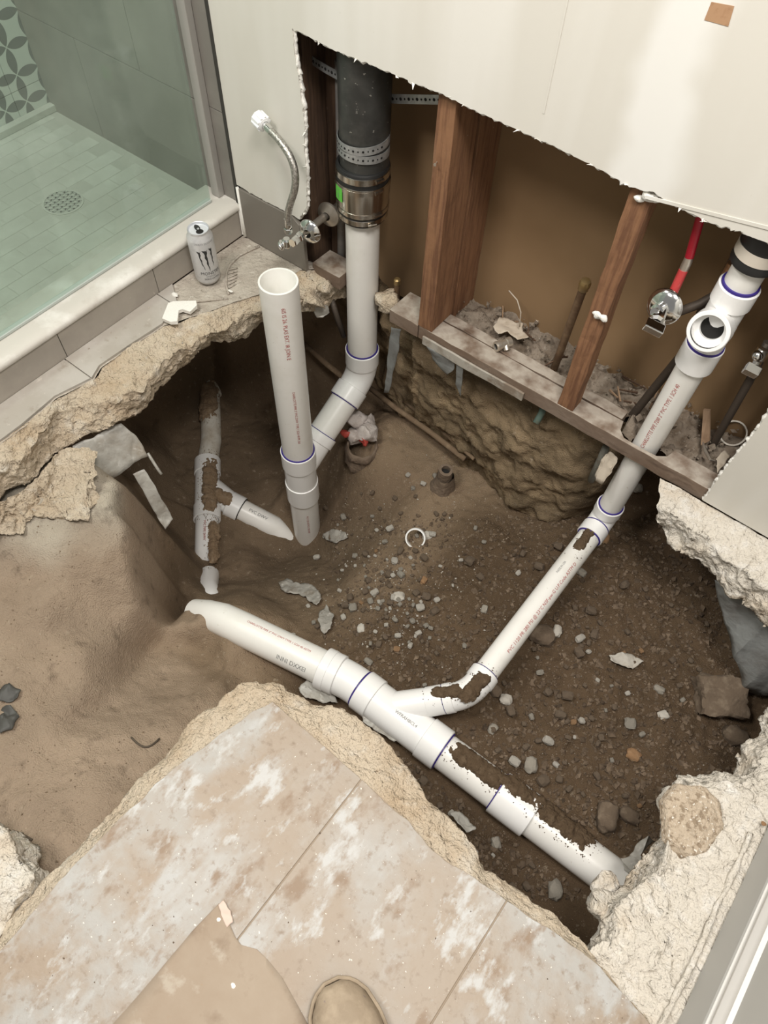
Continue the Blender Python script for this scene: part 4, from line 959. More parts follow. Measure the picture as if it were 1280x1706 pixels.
hb2 = obj('dark_branch_pipe', MB().sweep([U(1195, 490, Y=.118), U(1165, 507, Y=.10), U(1135, 518, Y=.07), U(1118, 522, Y=.05)], .009, 16), DARKPIPE, None); tag(hb2, 'short dark pipe leading to the chrome valve by the red tube', 'pipe')
cf = obj('copper_fitting', MB().sweep([U(1221, 438, Y=.10), U(1213, 458, Y=.10), U(1205, 476, Y=.10), U(1198, 494, Y=.10)], [.009, .0115, .0115, .009], 16), mat('bright_copper', (.36, .20, .10), .4, .7, layers=[(50, (.2, .12, .07), .5, .7, 5)]), None); tag(cf, 'coppery solder fitting just left of the white vent top', 'fitting')
rv = thing('stop_valve', U(1262, 600, Y=.08), 'chrome stop valve on a dark pipe at the right end of the cavity', 'valve')
q0 = U(1256, 622, Y=.09); q1 = U(1186, 745, z=-.02)
obj('dark_pipe', MB().sweep([U(1280, 570, Y=.10), q0, q1], .0085, 16), DARKPIPE, rv)
r0_ = U(1270, 588, Y=.08); r1_ = U(1256, 612, Y=.07); va2 = (r1_-r0_).normalized()
obj('valve_body', MB().lathe(r0_-va2*.012, va2, [(0, .009), (.003, .0125), (.024, .0125), (.028, .009), (.034, .009)], 8, (True, True)).ellipsoid(r0_+Vector((-.004, -.012, 0)), (.011, .011, .011), 12, 8), CHROME, rv, angle=30)
hx = [r1_+va2*a+sdv*b+tv_*c for a in (-.002, .016) for b in (-.016, .016) for c in (-.007, .007)]
obj('handle', MB().add(hx, [(0, 1, 3, 2), (4, 6, 7, 5), (0, 4, 5, 1), (2, 3, 7, 6), (0, 2, 6, 4), (1, 5, 7, 3)]), CHROME, rv, smooth=False, bevel=.002)
# copper stubs and the loose brass valve
cs_ = thing('copper_stub', (.95, .115, 0), 'tall capped copper stub rising from the rubble left of the narrow stud', 'pipe')
c0, c1_ = U(922, 618, z=-.03), U(976, 470, Y=.112)
obj('tube', MB().sweep([c0, c1_], .0095, 18), COPPER, cs_)
cdv = (c1_-c0).normalized(); obj('cap', MB().lathe(c1_-cdv*.022, cdv, [(0, .0095), (.001, .0118), (.010, .0118), (.012, .0132), (.020, .0132), (.026, .011), (.028, .004)], 20, (False, True)), BRASSM, cs_)
ck = thing('capped_stub', (.46, .10, 0), 'short capped copper stub left of the thick stud', 'pipe')
k0 = U(662, 492, Y=.10); k1 = U(662, 468, Y=.10)
obj('tube', MB().sweep([k0+Vector((0, 0, -.05)), k1], .008, 14), COPPER, ck); obj('cap', MB().lathe(k1, (0, 0, 1), [(-.01, .0095), (.004, .0095), (.008, .006)], 14, (False, True)), BRASSM, ck)
bvx = thing('loose_brass_valve', U(842, 575, z=PT), 'small loose brass valve lying on the dusty plate between the studs', 'valve')
m0, m1 = U(826, 578, z=PT+.014), U(858, 566, z=PT+.014); mdv = (m1-m0).normalized()
obj('body', MB().lathe(m0, mdv, [(.004, .0085), (0, .0085), (0, .0125), (.004, .0135), (.014, .0125), (.016, .010), (.030, .010), (.032, .0125), (.044, .0125), (.046, .009)], 16, (False, True)), CHROMED, bvx, angle=30)
obj('inside', MB().lathe(m0+mdv*.004, mdv, [(0, .0001), (.0001, .0085)], 16), HOLE, bvx)
obj('side_port', MB().lathe((m0+m1)/2, Vector((.3, -.2, -.25)), [(0, .009), (.018, .009), (.018, .006)], 12, (False, True)), CHROMED, bvx)
# perforated straps
def strap(name, a, b, label, wid=.019, sag=.0):
    t = thing(name, (Vector(a)+Vector(b))/2, label, 'strap', 'perforated straps')
    a, b = Vector(a), Vector(b); d = (b-a).normalized(); nrm = Vector((0, -1, .0)); up = nrm.cross(d).normalized(); n = 14; mb = MB()
    for i in range(n+1):
        p = a.lerp(b, i/n)+nrm*sag*math.sin(PI*i/n)
        for s_, t_ in ((-1, 0), (1, 0), (1, .0012), (-1, .0012)): mb.v.append(tuple(p+up*s_*wid/2+nrm*t_))
    for i in range(n):
        for k in range(4): mb.f.append((i*4+k, i*4+(k+1) % 4, i*4+4+(k+1) % 4, i*4+4+k))
    bd = obj('band', mb, GALV, t, smooth=False); hb = MB(); L = (b-a).length; m = int(L/.011)
    for i in range(m):
        p = a.lerp(b, (i+.5)/m)+nrm*(.0013+sag*math.sin(PI*(i+.5)/m)); hb.lathe(p, nrm, [(0, .0034 if i % 2 else .0022), (.0004, .0034 if i % 2 else .0022)], 10, (False, True))
    obj('holes', hb, HOLE, bd, smooth=False)
strap('perforated_strap', U(499, 84, Y=.10), U(562, 125, Y=.065), 'perforated metal strap running from the left stud to the black stack', sag=.004)
strap('perforated_strap', U(645, 164, Y=.10), U(735, 166, Y=.10), 'perforated metal strap running from the black stack to the thick stud')
# thin old pipes in the pit
def rod(name, pts, r, m, label, cat='pipe', seg=12):
    return tag(obj(name, MB().sweep(pts, r, seg).rough(r*.15, 60), m, None, angle=180), label, cat)
RUSTY = mat('rusty_conduit', (.17, .115, .07), .9, layers=[(30, (.26, .19, .12), .5, .7, 6)], bump=(80, .5, .004))
rod('old_conduit', [U(608, 640, z=-.52), U(660, 680, z=-.50), U(720, 722, z=-.49), U(775, 765, z=-.48)], .009, RUSTY, 'thin rusty conduit lying along the foot of the earth bank')
rod('old_conduit', [U(672, 668, z=-.49), U(730, 712, z=-.47), U(790, 765, z=-.45)], .006, RUSTY, 'thinner rusty conduit lying just behind the other at the bank foot')
rod('cave_conduit', [U(505, 572, z=-.55), U(540, 603, z=-.55), U(580, 635, z=-.55)], .010, RUSTY, 'dark conduit slanting behind the stack elbow')
rod('hanging_tube', [U(553, 500, z=-.10), U(562, 530, z=-.16), U(573, 560, z=-.24)], .008, DARKPIPE, 'dark flexible tube hanging beside the stack above the elbow')
rod('copper_tail', [U(907, 672, Y=.05), U(903, 688, Y=.04), U(893, 705, Y=.02)], .009, mat('verdigris', (.10, .15, .125), .7, layers=[(40, (.2, .16, .1), .5, .7, 5)]), 'greenish copper tail poking from the bank under the plate')
rod('grey_pipe_tail', [U(1010, 745, Y=.06), U(1003, 762, Y=.055), U(985, 800, Y=.05)], .010, mat('verd2', (.22, .22, .19), .7, layers=[(40, (.15, .11, .08), .5, .7, 5)]), 'short grey pipe tail hanging under the plate left of the riser')
rod('root', [D(219+4.7*i, 1228+17*math.sin(i*.29+.05))+Vector((0, 0, .003)) for i in range(11)], .0022, SOLEM, 'curved dark root on the sand left of the tiled slab', 'root', 8)
rod('root', [D(22, 1385)+Vector((0, 0, .002)), D(38, 1391)+Vector((0, 0, .003)), D(54, 1400)+Vector((0, 0, .002))], .0025, SOLEM, 'short dark root near the slab lump at the left', 'root', 8)

# ================================================================== THE DRINK CAN
cb = U(348, 464, z=.0015)
can = thing('drink_can', cb, 'silver-white energy drink can standing beside the shower curb', 'can')
R0 = .0331
body = obj('body', MB().lathe(cb, (0, 0, 1), [(.002, .0001), (.004, .020), (.0, .0235), (.0015, .026), (.010, R0-.0015), (.014, R0), (.132, R0), (.137, R0-.0005), (.148, .0272), (.151, .0268)], 48), CANP, can)
obj('rim', MB().lathe(cb, (0, 0, 1), [(.151, .0268), (.1525, .0275), (.156, .0275), (.157, .0268), (.156, .0256), (.150, .0250)], 48), ALU, can)
lid = obj('lid', MB().lathe(cb, (0, 0, 1), [(.150, .0251), (.1495, .0235), (.1515, .0225), (.1517, .0001)], 48), mat('can_lid', (.80, .82, .86), .3, .3), can)
def flat(pts, z, h, m, name, par): return obj(name, MB().prism([(cb.x+x, cb.y+y, cb.z+z) for x, y in pts], (0, 0, h)), m, par, smooth=False)
def oval(cx, cy, a, b, ang, n=20):
    return [(cx+a*math.cos(t)*math.cos(ang)-b*math.sin(t)*math.sin(ang), cy+a*math.cos(t)*math.sin(ang)+b*math.sin(t)*math.cos(ang)) for t in np.linspace(0, 2*PI, n, endpoint=False)]
ta = -.35
flat(oval(.009*math.cos(ta), .009*math.sin(ta), .0085, .0095, ta), .1518, .0006, HOLE, 'opening', lid)
flat(oval(-.006*math.cos(ta), -.006*math.sin(ta), .0125, .0065, ta), .153, .0012, CANK, 'pull_tab', lid)
flat(oval(0, 0, .0032, .0032, 0), .1542, .0008, ALU, 'rivet', lid)
nc_ = tocam(cb); nc_.z = 0; nc_.normalize(); nc_ = Matrix.Rotation(.12, 3, 'Z')@nc_
def on_can(d2, faces, z, m, name, r=R0):
    v = wrap([(y, -x) for x, y in d2], cb+Vector((0, 0, z)), (0, 0, 1), nc_, r+.0005); return obj(name, MB().add(v, faces), m, body, smooth=False)
def can_text(s, size, z, m, name, dx=0., st_=1., r=R0):
    v, f = text_mesh(s, size); return on_can([(x*st_+dx, y) for x, y, _ in v], f, z, m, name, r)
claw = MB()
for cx, top, L, wd, lean in ((-.0155, .019, .053, .0046, .014), (.0005, .021, .060, .0068, .007), (.0165, .023, .051, .0046, .001)):
    n = 26; ps_ = []
    for i in range(n+1):
        t = i/n; y = top-L*t; c = cx+lean*t*t*.6+.0006*math.sin(t*17); hw = wd*(1-t)**.75*(1+.25*math.sin(t*23+cx*900))*.5+.0002
        ps_ += [(c-hw, y), (c+hw, y)]
    o0 = len(claw.v); claw.v += [(x, y, 0) for x, y in ps_]; claw.f += [(o0+2*i, o0+2*i+1, o0+2*i+3, o0+2*i+2) for i in range(n)]
    e = len(claw.v); claw.v += [(cx-wd*1.35, top+.004, 0), (cx+wd*.5, top-.001, 0), (cx+wd*.5, top+.0016, 0), (cx-wd*.5, top-.004, 0), (cx+wd*1.0, top+.0045, 0)]; claw.f += [(e+3, e+1, e+2, e), (e+1, e+4, e+2)]
on_can([(v[0], v[1]) for v in claw.v], claw.f, .088, CANK, 'claw_logo')
can_text('MONSTER', .0125, .042, CANK, 'printed_name', .006, 1.0)
can_text('ENERGY', .0058, .0325, CANG, 'printed_text', .005, 1.3)
can_text('ZERO ULTRA', .0066, .0245, CANK, 'printed_text', .006, 1.1)
can_text('ZERO SUGAR', .0072, .131, CANG, 'printed_text', .003, 1.2, R0-.0003)

# ================================================================== SHEETS AND SCRAPS
def sheet(name, pts, m, label, cat, crumple=.006, sc=30, th=.0012, seed=0., parent=None, group=None, sub=5):
    """thin crumpled scrap: outline of 3-D points, filled and folded"""
    bm = bmesh.new(); vs_ = [bm.verts.new(p) for p in pts]; f = bm.faces.new(vs_)
    bmesh.ops.triangulate(bm, faces=[f]); 
    for _ in range(sub if sub < 4 else 3): bmesh.ops.subdivide_edges(bm, edges=list(bm.edges), cuts=1, use_grid_fill=True)
    for v in bm.verts:
        q = v.co*sc+Vector((seed, 0, seed)); v.co += noise.noise_vector(q)*crumple+noise.noise_vector(q*3)*crumple*.35
    bm.verts.index_update(); mb = MB(); mb.v = [tuple(v.co) for v in bm.verts]; mb.f = [tuple(v.index for v in f.verts) for f in bm.faces]; bm.free()
    o = obj(name, mb, m, parent, angle=30, solid=th)
    return tag(o, label, cat, group) if label else o
# plastic membrane hanging out of the left slab edge
lm = [U(*a[:2], z=a[2]) for a in ((118, 742, -.115), (155, 728, -.115), (205, 705, -.115), (222, 722, -.15), (248, 757, -.20), (225, 772, -.21), (200, 790, -.22), (165, 805, -.21), (140, 795, -.19), (128, 770, -.15))]
sheet('plastic_membrane', lm, PLAST, 'torn translucent membrane hanging from the left slab edge', 'plastic sheet', .010, 14)
lm2 = [U(*a[:2], z=a[2]) for a in ((222, 790, -.24), (240, 782, -.24), (262, 820, -.30), (290, 866, -.40), (278, 880, -.41), (262, 862, -.38), (240, 825, -.30))]
sheet('plastic_strip', lm2, PLAST, 'narrow strip of membrane dangling below the torn sheet at the left', 'plastic sheet', .006, 18, seed=3)
tw = [U(*a[:2], z=a[2]) for a in ((246, 755, -.20), (252, 764, -.21), (262, 780, -.235), (269, 790, -.25))]
rod('membrane_twist', tw, .004, PLAST, 'twisted membrane tail at the tip of the torn sheet', 'plastic scrap')
# grey membrane in the right hollow
rmx = [U(*a[:2], z=a[2]) for a in ((1190, 962, -.15), (1225, 985, -.14), (1290, 1020, -.13), (1330, 1060, -.14), (1310, 1160, -.30), (1265, 1162, -.38), (1240, 1150, -.37), (1233, 1118, -.33), (1222, 1095, -.30), (1212, 1045, -.26), (1198, 1000, -.20))]
sheet('grey_membrane', rmx, PLASTG, 'large grey plastic membrane hanging in the dark hollow at the right', 'plastic sheet', .008, 12, seed=5)
for k, (pts, lab) in enumerate([
    (((1048, 1430), (1062, 1405), (1080, 1395), (1090, 1400), (1070, 1425), (1068, 1445), (1055, 1450)), 'grey plastic scrap at the right end of the drain pipe'),
    (((1035, 1432), (1050, 1425), (1068, 1437), (1072, 1450), (1058, 1458), (1045, 1455)), 'pale plastic tongue tucked over the end of the drain pipe')]):
    pts3_ = [U(x, y, z=-.30+.02*(i % 3)) for i, (x, y) in enumerate(pts)]
    sheet('plastic_scrap', pts3_, PLAST, lab, 'plastic scrap', .006, 30, seed=k+9)
def scrap(pts, lift, m, label, cat='plastic scrap', name='plastic_scrap', crumple=.007, sc=40, seed=0.):
    P = [D(x, y)+Vector((0, 0, lift+(.006 if i % 2 else 0))) for i, (x, y) in enumerate(pts)]
    return sheet(name, P, m, label, cat, crumple, sc, .0016, seed)
MEMB = mat('crumpled_membrane', (.37, .35, .315), .5, layers=[(30, (.22, .185, .145), .5, .7, 6), (60, (.55, .53, .49), .6, .75, 5)], bump=(80, .6, .006))
scrap([(465, 975), (480, 968), (497, 974), (515, 978), (530, 985), (536, 1000), (528, 1012), (515, 1005), (500, 990), (482, 992), (470, 986)], .012, MEMB, 'crumpled grey membrane scrap on the soil left of the gravel', seed=1)
scrap([(497, 1150), (515, 1138), (535, 1150), (558, 1160), (562, 1175), (540, 1178), (520, 1170), (505, 1165)], .03, PLAST, 'flat grey scrap between the tiled slab tip and the drain pipe', seed=2)
scrap([(538, 892), (556, 886), (574, 890), (578, 900), (560, 908), (544, 904)], .012, MEMB, 'small grey crumpled scrap beside the standpipe foot', seed=3)
scrap([(534, 1020), (545, 1012), (556, 1030), (552, 1050), (540, 1058), (530, 1040)], .014, MEMB, 'grey torn scrap above the left end of the drain pipe', seed=4)
scrap([(1015, 1095), (1035, 1090), (1058, 1098), (1070, 1108), (1052, 1116), (1030, 1110), (1016, 1104)], .012, STONE[2], 'pale flat rubble flake in the middle of the damp soil', 'rubble', 'rubble_flake', seed=5)
scrap([(600, 1200), (630, 1205), (652, 1222), (668, 1240), (655, 1246), (630, 1228), (606, 1214)], .05, PLAST, 'grey scrap wedged between the wye and the tiled slab', seed=6)
scrap([(745, 1360), (760, 1358), (778, 1375), (788, 1390), (775, 1396), (756, 1380)], .06, PLAST, 'small grey scrap on the soil beside the slab edge below the coupling', seed=8)
scrap([(0, 1150), (18, 1143), (36, 1148), (34, 1165), (14, 1172), (0, 1172)], .006, mat('black_film', (.07, .068, .062), .6), 'dark film scrap on the sand at the left edge, upper', 'plastic scrap', seed=11)
scrap([(0, 1182), (20, 1178), (34, 1198), (22, 1215), (0, 1222)], .006, MATS['black_film'], 'dark film scrap on the sand at the left edge, lower', 'plastic scrap', seed=12)
# drywall chip and tile debris by the can
ch = [U(*p, z=.004) for p in ((272, 535), (282, 510), (290, 507), (328, 506), (329, 514), (318, 524), (305, 520), (299, 522), (297, 540), (285, 541))]
tag(obj('drywall_chip', MB().prism(ch, (0, 0, .010)).rough(.0015, 80, 2), GYP, None, smooth=False), 'white broken drywall chip on the floor below the can', 'drywall chip')
for k, (x, y, s, lab) in enumerate([(292, 492, .010, 'small white plaster crumb above the drywall chip'), (384, 486, .008, 'tiny white plaster crumb in the mortar groove right of the can'), (488, 424, .009, 'pale plaster crumb under the angle valve')]):
    p = U(x, y, z=0); tag(obj('plaster_crumb', MB().ellipsoid(p+Vector((0, 0, s*.3)), (s, s*.7, s*.45), 8, 5).rough(.003, 120, k), GYP, None, smooth=False), lab, 'plaster crumb')
# mortar groove lines (part of the floor)
for pts in (((432, 410), (415, 418), (400, 425), (383, 440), (377, 455), (377, 475), (381, 490)), ((300, 508), (330, 502), (360, 499), (380, 498))):
    obj('mortar_ridge', MB().sweep([U(x, y, z=-.003) for x, y in pts], .0032, 8).rough(.002, 90), MORTAR, floor, angle=180)
for k in range(6):
    obj('mortar_ridge', MB().sweep([U(379+1.5*k*.3, 450+k*6, z=-.003), U(396-k*.6, 446+k*5.4, z=-.003)], .002, 6).rough(.0015, 120), MORTAR, floor, angle=180)
# chunks on the broken edge next to the stack
for k, (x, y, z, s, lab) in enumerate([(520, 500, -.06, .030, 'jagged mortar chunk on the slab corner left of the stack'), (540, 478, -.02, .022, 'small mortar chunk between the slab corner and the stack'), (648, 500, -.03, .034, 'pale mortar lump between the stack and the plate end'), (1000, 1512, -.10, .032, 'white plaster lump at the right foot of the tiled slab'), (1012, 1478, -.16, .028, 'stained plaster lump under the end of the drain pipe')]):
    p = U(x, y, z=z); tag(obj('mortar_chunk', MB().ellipsoid(p, (s, s*.8, s*.8), 16, 12).rough(s*.55, 30, k).rough(s*.2, 90, k), CONC if k < 3 else CONCW, None, angle=180), lab, 'mortar chunk')
wm_ = [U(*a[:2], z=a[2]) for a in ((520, 512, -.09), (545, 505, -.09), (548, 520, -.12), (540, 528, -.13), (528, 528, -.13))]
sheet('plastic_scrap', wm_, PLAST, 'pale plastic scrap hanging under the slab corner beside the stack', 'plastic scrap', .005, 40, seed=21)
st_ = [U(*a[:2], Y=a[2]) for a in ((652, 545, .02), (668, 548, .02), (664, 585, .03), (655, 620, .04), (648, 655, .05), (640, 655, .05), (646, 600, .04))]
sheet('plastic_strip', st_, PLASTG, 'long grey membrane strip hanging from the left plate end', 'plastic sheet', .004, 25, seed=22)
st_ = [U(*a[:2], Y=a[2]) for a in ((712, 575, .0), (758, 600, .0), (757, 615, .005), (745, 625, .01), (722, 600, .01))]
sheet('plastic_strip', st_, PLASTG, 'grey membrane flap hanging under the plate near the thick stud', 'plastic sheet', .004, 25, seed=23)
st_ = [U(*a[:2], Y=a[2]) for a in ((760, 602, .0), (772, 608, .0), (770, 640, .01), (768, 662, .02), (760, 640, .01))]
sheet('plastic_strip', st_, PLASTG, 'narrow membrane flap hanging under the plate right of the wider flap', 'plastic sheet', .003, 25, seed=24)
st_ = [U(*a[:2], Y=a[2]) for a in ((1004, 765, .02), (1018, 752, .02), (1028, 765, .02), (1020, 785, .01), (1005, 805, .0), (992, 800, .0), (995, 785, .01))]
sheet('paper_scrap', st_, PAPER, 'crumpled pale paper under the plate beside the riser', 'paper scrap', .006, 40, seed=25)

# ================================================================== THINGS IN THE PIT
# clay stub stuffed with a plastic wrap
cs0 = D(602, 752); 
stb = thing('clay_pipe_stub', cs0, 'broken clay pipe stub standing in the soil below the stack elbow', 'pipe stub')
obj('collar', MB().lathe(cs0+Vector((0, 0, -.04)), (.1, -.05, 1), [(0, .058), (.03, .060), (.05, .054), (.062, .058), (.080, .052), (.086, .046), (.06, .040)], 30).rough(.008, 45, 2), CLAY, stb, angle=180)
wr_ = thing('plastic_wrap', cs0+Vector((0, 0, .04)), 'crumpled white and red plastic bag stuffed on the clay stub', 'plastic bag')
c_ = U(603, 712, z=cs0.z+.085)
wb = MB()
for k, (dx, dy, dz, s) in enumerate(((-.026, .01, .012, .036), (.024, -.005, .0, .040), (.0, -.03, -.018, .030), (.0, .025, .0, .034))):
    wb.ellipsoid(c_+Vector((dx, dy, dz)), (s, s*.85, s*.75), 18, 12)
obj('bag', wb.rough(.016, 30, 4).rough(.006, 90, 1), CLOTHW, wr_, angle=60)
for k, (x, y) in enumerate(((592, 690), (576, 722), (606, 735))):
    q = U(x, y, z=c_.z+.012-.014*k); obj('red_print', MB().ellipsoid(q, (.020, .010, .012), 12, 8).rough(.010, 60, k), REDP, wr_, angle=60)
# second stub
s2_ = D(738, 808); ps2 = thing('mud_stub', s2_, 'short muddy pipe stub poking from the soil under the plate', 'pipe stub')
obj('mud_collar', MB().lathe(s2_+Vector((0, 0, -.03)), (.05, -.03, 1), [(0, .046), (.03, .038), (.06, .029), (.085, .0265)], 24).rough(.006, 60, 5), CLAY, ps2, angle=180)
obj('tube', MB().lathe(s2_+Vector((0, 0, .03)), (.05, -.03, 1), [(0, .024), (.055, .022), (.056, .014), (.03, .013)], 24).rough(.002, 60, 5), CLAY, ps2)
obj('bore', MB().lathe(s2_+Vector((.003, -.001, .07)), (.05, -.03, 1), [(0, .0001), (.0001, .0145)], 20), HOLE, ps2)
# white ring
rg = D(692, 902)+Vector((0, 0, .020)); ra = Vector((.22, -.62, .72)).normalized()
tag(obj('pipe_ring', MB().lathe(rg-ra*.009, ra, [(0, .026), (0, .030), (.001, .0307), (.016, .0307), (.017, .030), (.017, .026), (0, .026)], 40), PVCF, None), 'white cut pipe ring lying on the soil near the gravel', 'pipe ring')
# square stone block in the right hollow
bp = D(1190, 1170)
def rock(name, c, size, m, label, cat='stone', seed=0, rotz=0., tilt=.0, boxy=0., group=None, sub=3, fl=40):
    bm = bmesh.new(); bmesh.ops.create_icosphere(bm, subdivisions=sub, radius=1.)
    Rm = Matrix.Rotation(rotz, 3, 'Z')@Matrix.Rotation(tilt, 3, 'X'); mb = MB()
    for v in bm.verts:
        d = v.co.normalized(); 
        if boxy:
            mxx = max(abs(d.x), abs(d.y), abs(d.z)); d = d.lerp(d/mxx, boxy)
        d = d*(1+.22*noise.noise(d*1.6+Vector((seed, 0, 0)))+.09*noise.noise(d*4+Vector((0, seed, 0)))+.04*noise.noise(d*11+Vector((0, seed, 3))))
        mb.v.append(tuple(Vector(c)+Rm@Vector((d.x*size[0], d.y*size[1], d.z*size[2]))))
    bm.verts.index_update(); mb.f = [tuple(v.index for v in f.verts) for f in bm.faces]; bm.free()
    o = obj(name, mb, m, None, angle=fl); return tag(o, label, cat, group)
rock('stone_block', bp+Vector((.0, .01, .018)), (.058, .048, .040), STONE[0], 'big square brown block in the dark hollow at the right', 'stone', 3, .6, .3, .85, sub=4)
for k, (px, py, s, mi, lab) in enumerate([
    (1222, 1228, .032, 0, 'dark rock under the overhang just below the square block'),
    (1010, 1362, .034, 0, 'angular dark stone near the right plaster edge below the damp slope'),
    (903, 1060, .036, 0, 'flat brown stone half under the long branch pipe'),
    (928, 1052, .017, 2, 'pale chipped stone touching the long branch pipe'),
    (969, 955, .014, 1, 'grey pebble right of the upper branch pipe'),
    (1008, 898, .016, 3, 'rusty brown stone just below the riser elbow'),
    (807, 1016, .013, 1, 'grey round pebble left of the branch pipe'),
    (821, 1215, .014, 1, 'rounded tan pebble below the branch elbow'),
    (843, 1166, .016, 2, 'pale pebble right of the branch elbow'),
    (826, 1152, .018, 0, 'brown stone tucked beside the branch elbow'),
    (884, 1275, .020, 1, 'grey-brown stone above the coupling sleeve'),
    (1055, 1258, .017, 3, 'tan stone in the middle of the damp slope'),
    (1048, 1360, .024, 0, 'brown stone between the dark angular stone and the plaster edge'),
    (924, 1484, .022, 1, 'tan stone on the soil in front of the drain pipe end'),
    (826, 1405, .014, 1, 'grey stone in front of the coupling sleeve'),
    (706, 968, .013, 3, 'rusty orange stone in the gravel patch'),
    (664, 996, .018, 2, 'pale angular stone at the middle of the gravel patch'),
    (602, 1048, .014, 2, 'pale stone at the lower left of the gravel patch'),
    (1105, 1192, .013, 2, 'small white stone left of the square block'),
    (1098, 1150, .014, 1, 'grey pebble below the pale rubble flake'),
    (712, 893, .016, 2, 'pale plaster lump touching the white ring'),
    (1060, 812, .020, 1, 'grey stone under the plate right of the riser')]):
    p = D(px, py); rock('stone', p+Vector((0, 0, s*.25)), (s, s*R_.uniform(.65, .9), s*R_.uniform(.5, .75)), STONE[mi], lab, 'stone', k*2.3, R_.uniform(0, 6), .2, .35, 'single stones in the pit')
# loose stones: each its own object, sharing a few meshes
protos = []
for k in range(9):
    o = rock('pebble', (0, 0, 0), (1, R_.uniform(.65, .95), R_.uniform(.5, .8)), STONE[0], 'x', 'stone', 50+k*3.1, 0, 0, .65, sub=2, fl=18)
    protos.append(o.data); bpy.data.objects.remove(o)
pm = {}
for k, me in enumerate(protos):
    for mi in range(4):
        c = me.copy(); c.materials.clear(); c.materials.append(STONE[mi]); pm[k, mi] = c
def near_pipe(x, y):
    p = Vector((x, y))
    def sd(a, b):
        a = Vector(a[:2]); b = Vector(b[:2]); t = max(0, min(1, (p-a).dot(b-a)/(b-a).length_squared)); return (p-a-(b-a)*t).length
    return min(sd(MA, MJ)-.05, sd(MJ, ME)-.055, sd(EC, EU)-.035, sd(BS, EC)-.045, (p-Vector((PX, PY))).length-.05, sd(b_h1, b_lo)-.05, sd(bj, be)-.045)
CN = ('brown', 'grey', 'pale', 'rusty')
def zone(x, y):
    if y < -.74: return 'between the drain pipe and the tiled slab'
    if x > 1.235: return 'right of the long branch pipe'
    if x < .93: return 'in the gravel patch right of the standpipe foot'
    return 'between the gravel patch and the long branch pipe'
spots = []
def try_spot(px, py, s, mi):
    p = D(px, py)
    if p.z > -.3 or near_pipe(p.x, p.y) < s or not (.0 < p.x < 1.68 and -.93 < p.y < .0): return
    if any((p.x-a)**2+(p.y-b)**2 < (s+c)**2*.8 for a, b, c in spots): return
    spots.append((p.x, p.y, s)); o = bpy.data.objects.new('pebble', pm[R_.randrange(9), mi]); COL.objects.link(o)
    o.location = (p.x, p.y, H(p.x, p.y)-.62*s*.2); o.scale = (s, s, s); o.rotation_euler = (R_.uniform(-.3, .3), R_.uniform(-.3, .3), R_.uniform(0, 6.3))
    o.location.z = H(p.x, p.y)+s*.35
    zn = zone(p.x, p.y); tag(o, 'small '+CN[mi]+' pebble '+zn, 'stone', CN[mi]+' pebbles '+zn)
for _ in range(130): try_spot(R_.gauss(640, 55), R_.gauss(985, 60), R_.choice([.005, .006, .007, .009, .012]), R_.choices([0, 1, 2, 3], [4, 4, 3, .4])[0])
for _ in range(240): try_spot(R_.uniform(690, 1190), R_.uniform(880, 1480), R_.choice([.005, .006, .007, .008, .010, .014]), R_.choices([0, 1, 2, 3], [8, 2.4, .9, .5])[0])
for _ in range(24): try_spot(R_.uniform(540, 760), R_.uniform(760, 900), R_.choice([.005, .007, .009]), R_.choices([0, 1, 2], [4, 3, 2])[0])
# uncountable crumbs
def crumbs(name, n, fn, m, label, smin, smax, parent=None, pw=2):
    mb = MB(); T = [Vector(t) for t in ((1, 1, 1), (1, -1, -1), (-1, 1, -1), (-1, -1, 1))]; O = [Vector(t) for t in ((1, 0, 0), (-1, 0, 0), (0, 1, 0), (0, -1, 0), (0, 0, .7), (0, 0, -.7))]
    OF = [(0, 2, 4), (2, 1, 4), (1, 3, 4), (3, 0, 4), (2, 0, 5), (1, 2, 5), (3, 1, 5), (0, 3, 5)]
    for _ in range(n):
        p = fn()
        if p is None: continue
        s = smin*(smax/smin)**(R_.random()**pw); r = Matrix.Rotation(R_.uniform(0, 6.3), 3, Vector((R_.uniform(-1, 1), R_.uniform(-1, 1), R_.uniform(-1, 1))).normalized())
        mb.add([Vector(p)+r@(v*s*R_.uniform(.7, 1.2)) for v in O], OF)
    o = obj(name, mb, m, parent, smooth=False); o['kind'] = 'stuff'
    if parent is None: tag(o, label, 'gravel')
    return o
def on_soil(px, py):
    def fn():
        p = D(px(), py())
        if near_pipe(p.x, p.y) < .0: return None
        return (p.x, p.y, H(p.x, p.y)+.0008)
    return fn
gau = R_.gauss; uni = R_.uniform
crumbs('soil_crumbs', 8000, on_soil(lambda: uni(560, 1240), lambda: uni(860, 1500)), mat('crumb_brown', (.115, .08, .052), .95, layers=[(30, (.18, .13, .088), .4, .6, 3)]), 'fine brown crumbs strewn over the damp pit soil', .0016, .0105, ground, 1.8)
crumbs('dark_clods', 5000, on_soil(lambda: uni(540, 1250), lambda: uni(860, 1500)), mat('clod_dark', (.078, .053, .034), .95, layers=[(30, (.13, .092, .06), .4, .6, 3)]), 'dark clods', .0016, .0120, ground, 2)
crumbs('mound_grit', 1500, on_soil(lambda: uni(520, 900), lambda: uni(720, 900)), mat('grit_tan', (.27, .21, .15), .95), 'tan grit', .0008, .0040, ground)
crumbs('pale_gravel', 420, on_soil(lambda: gau(650, 70), lambda: gau(980, 75)), STONE[2], 'fine pale gravel in the patch right of the standpipe foot', .0012, .0048, ground)
crumbs('pale_specks', 700, on_soil(lambda: uni(560, 1230), lambda: uni(780, 1500)), STONE[2], 'tiny pale specks scattered over the pit soil', .0007, .0020, ground)
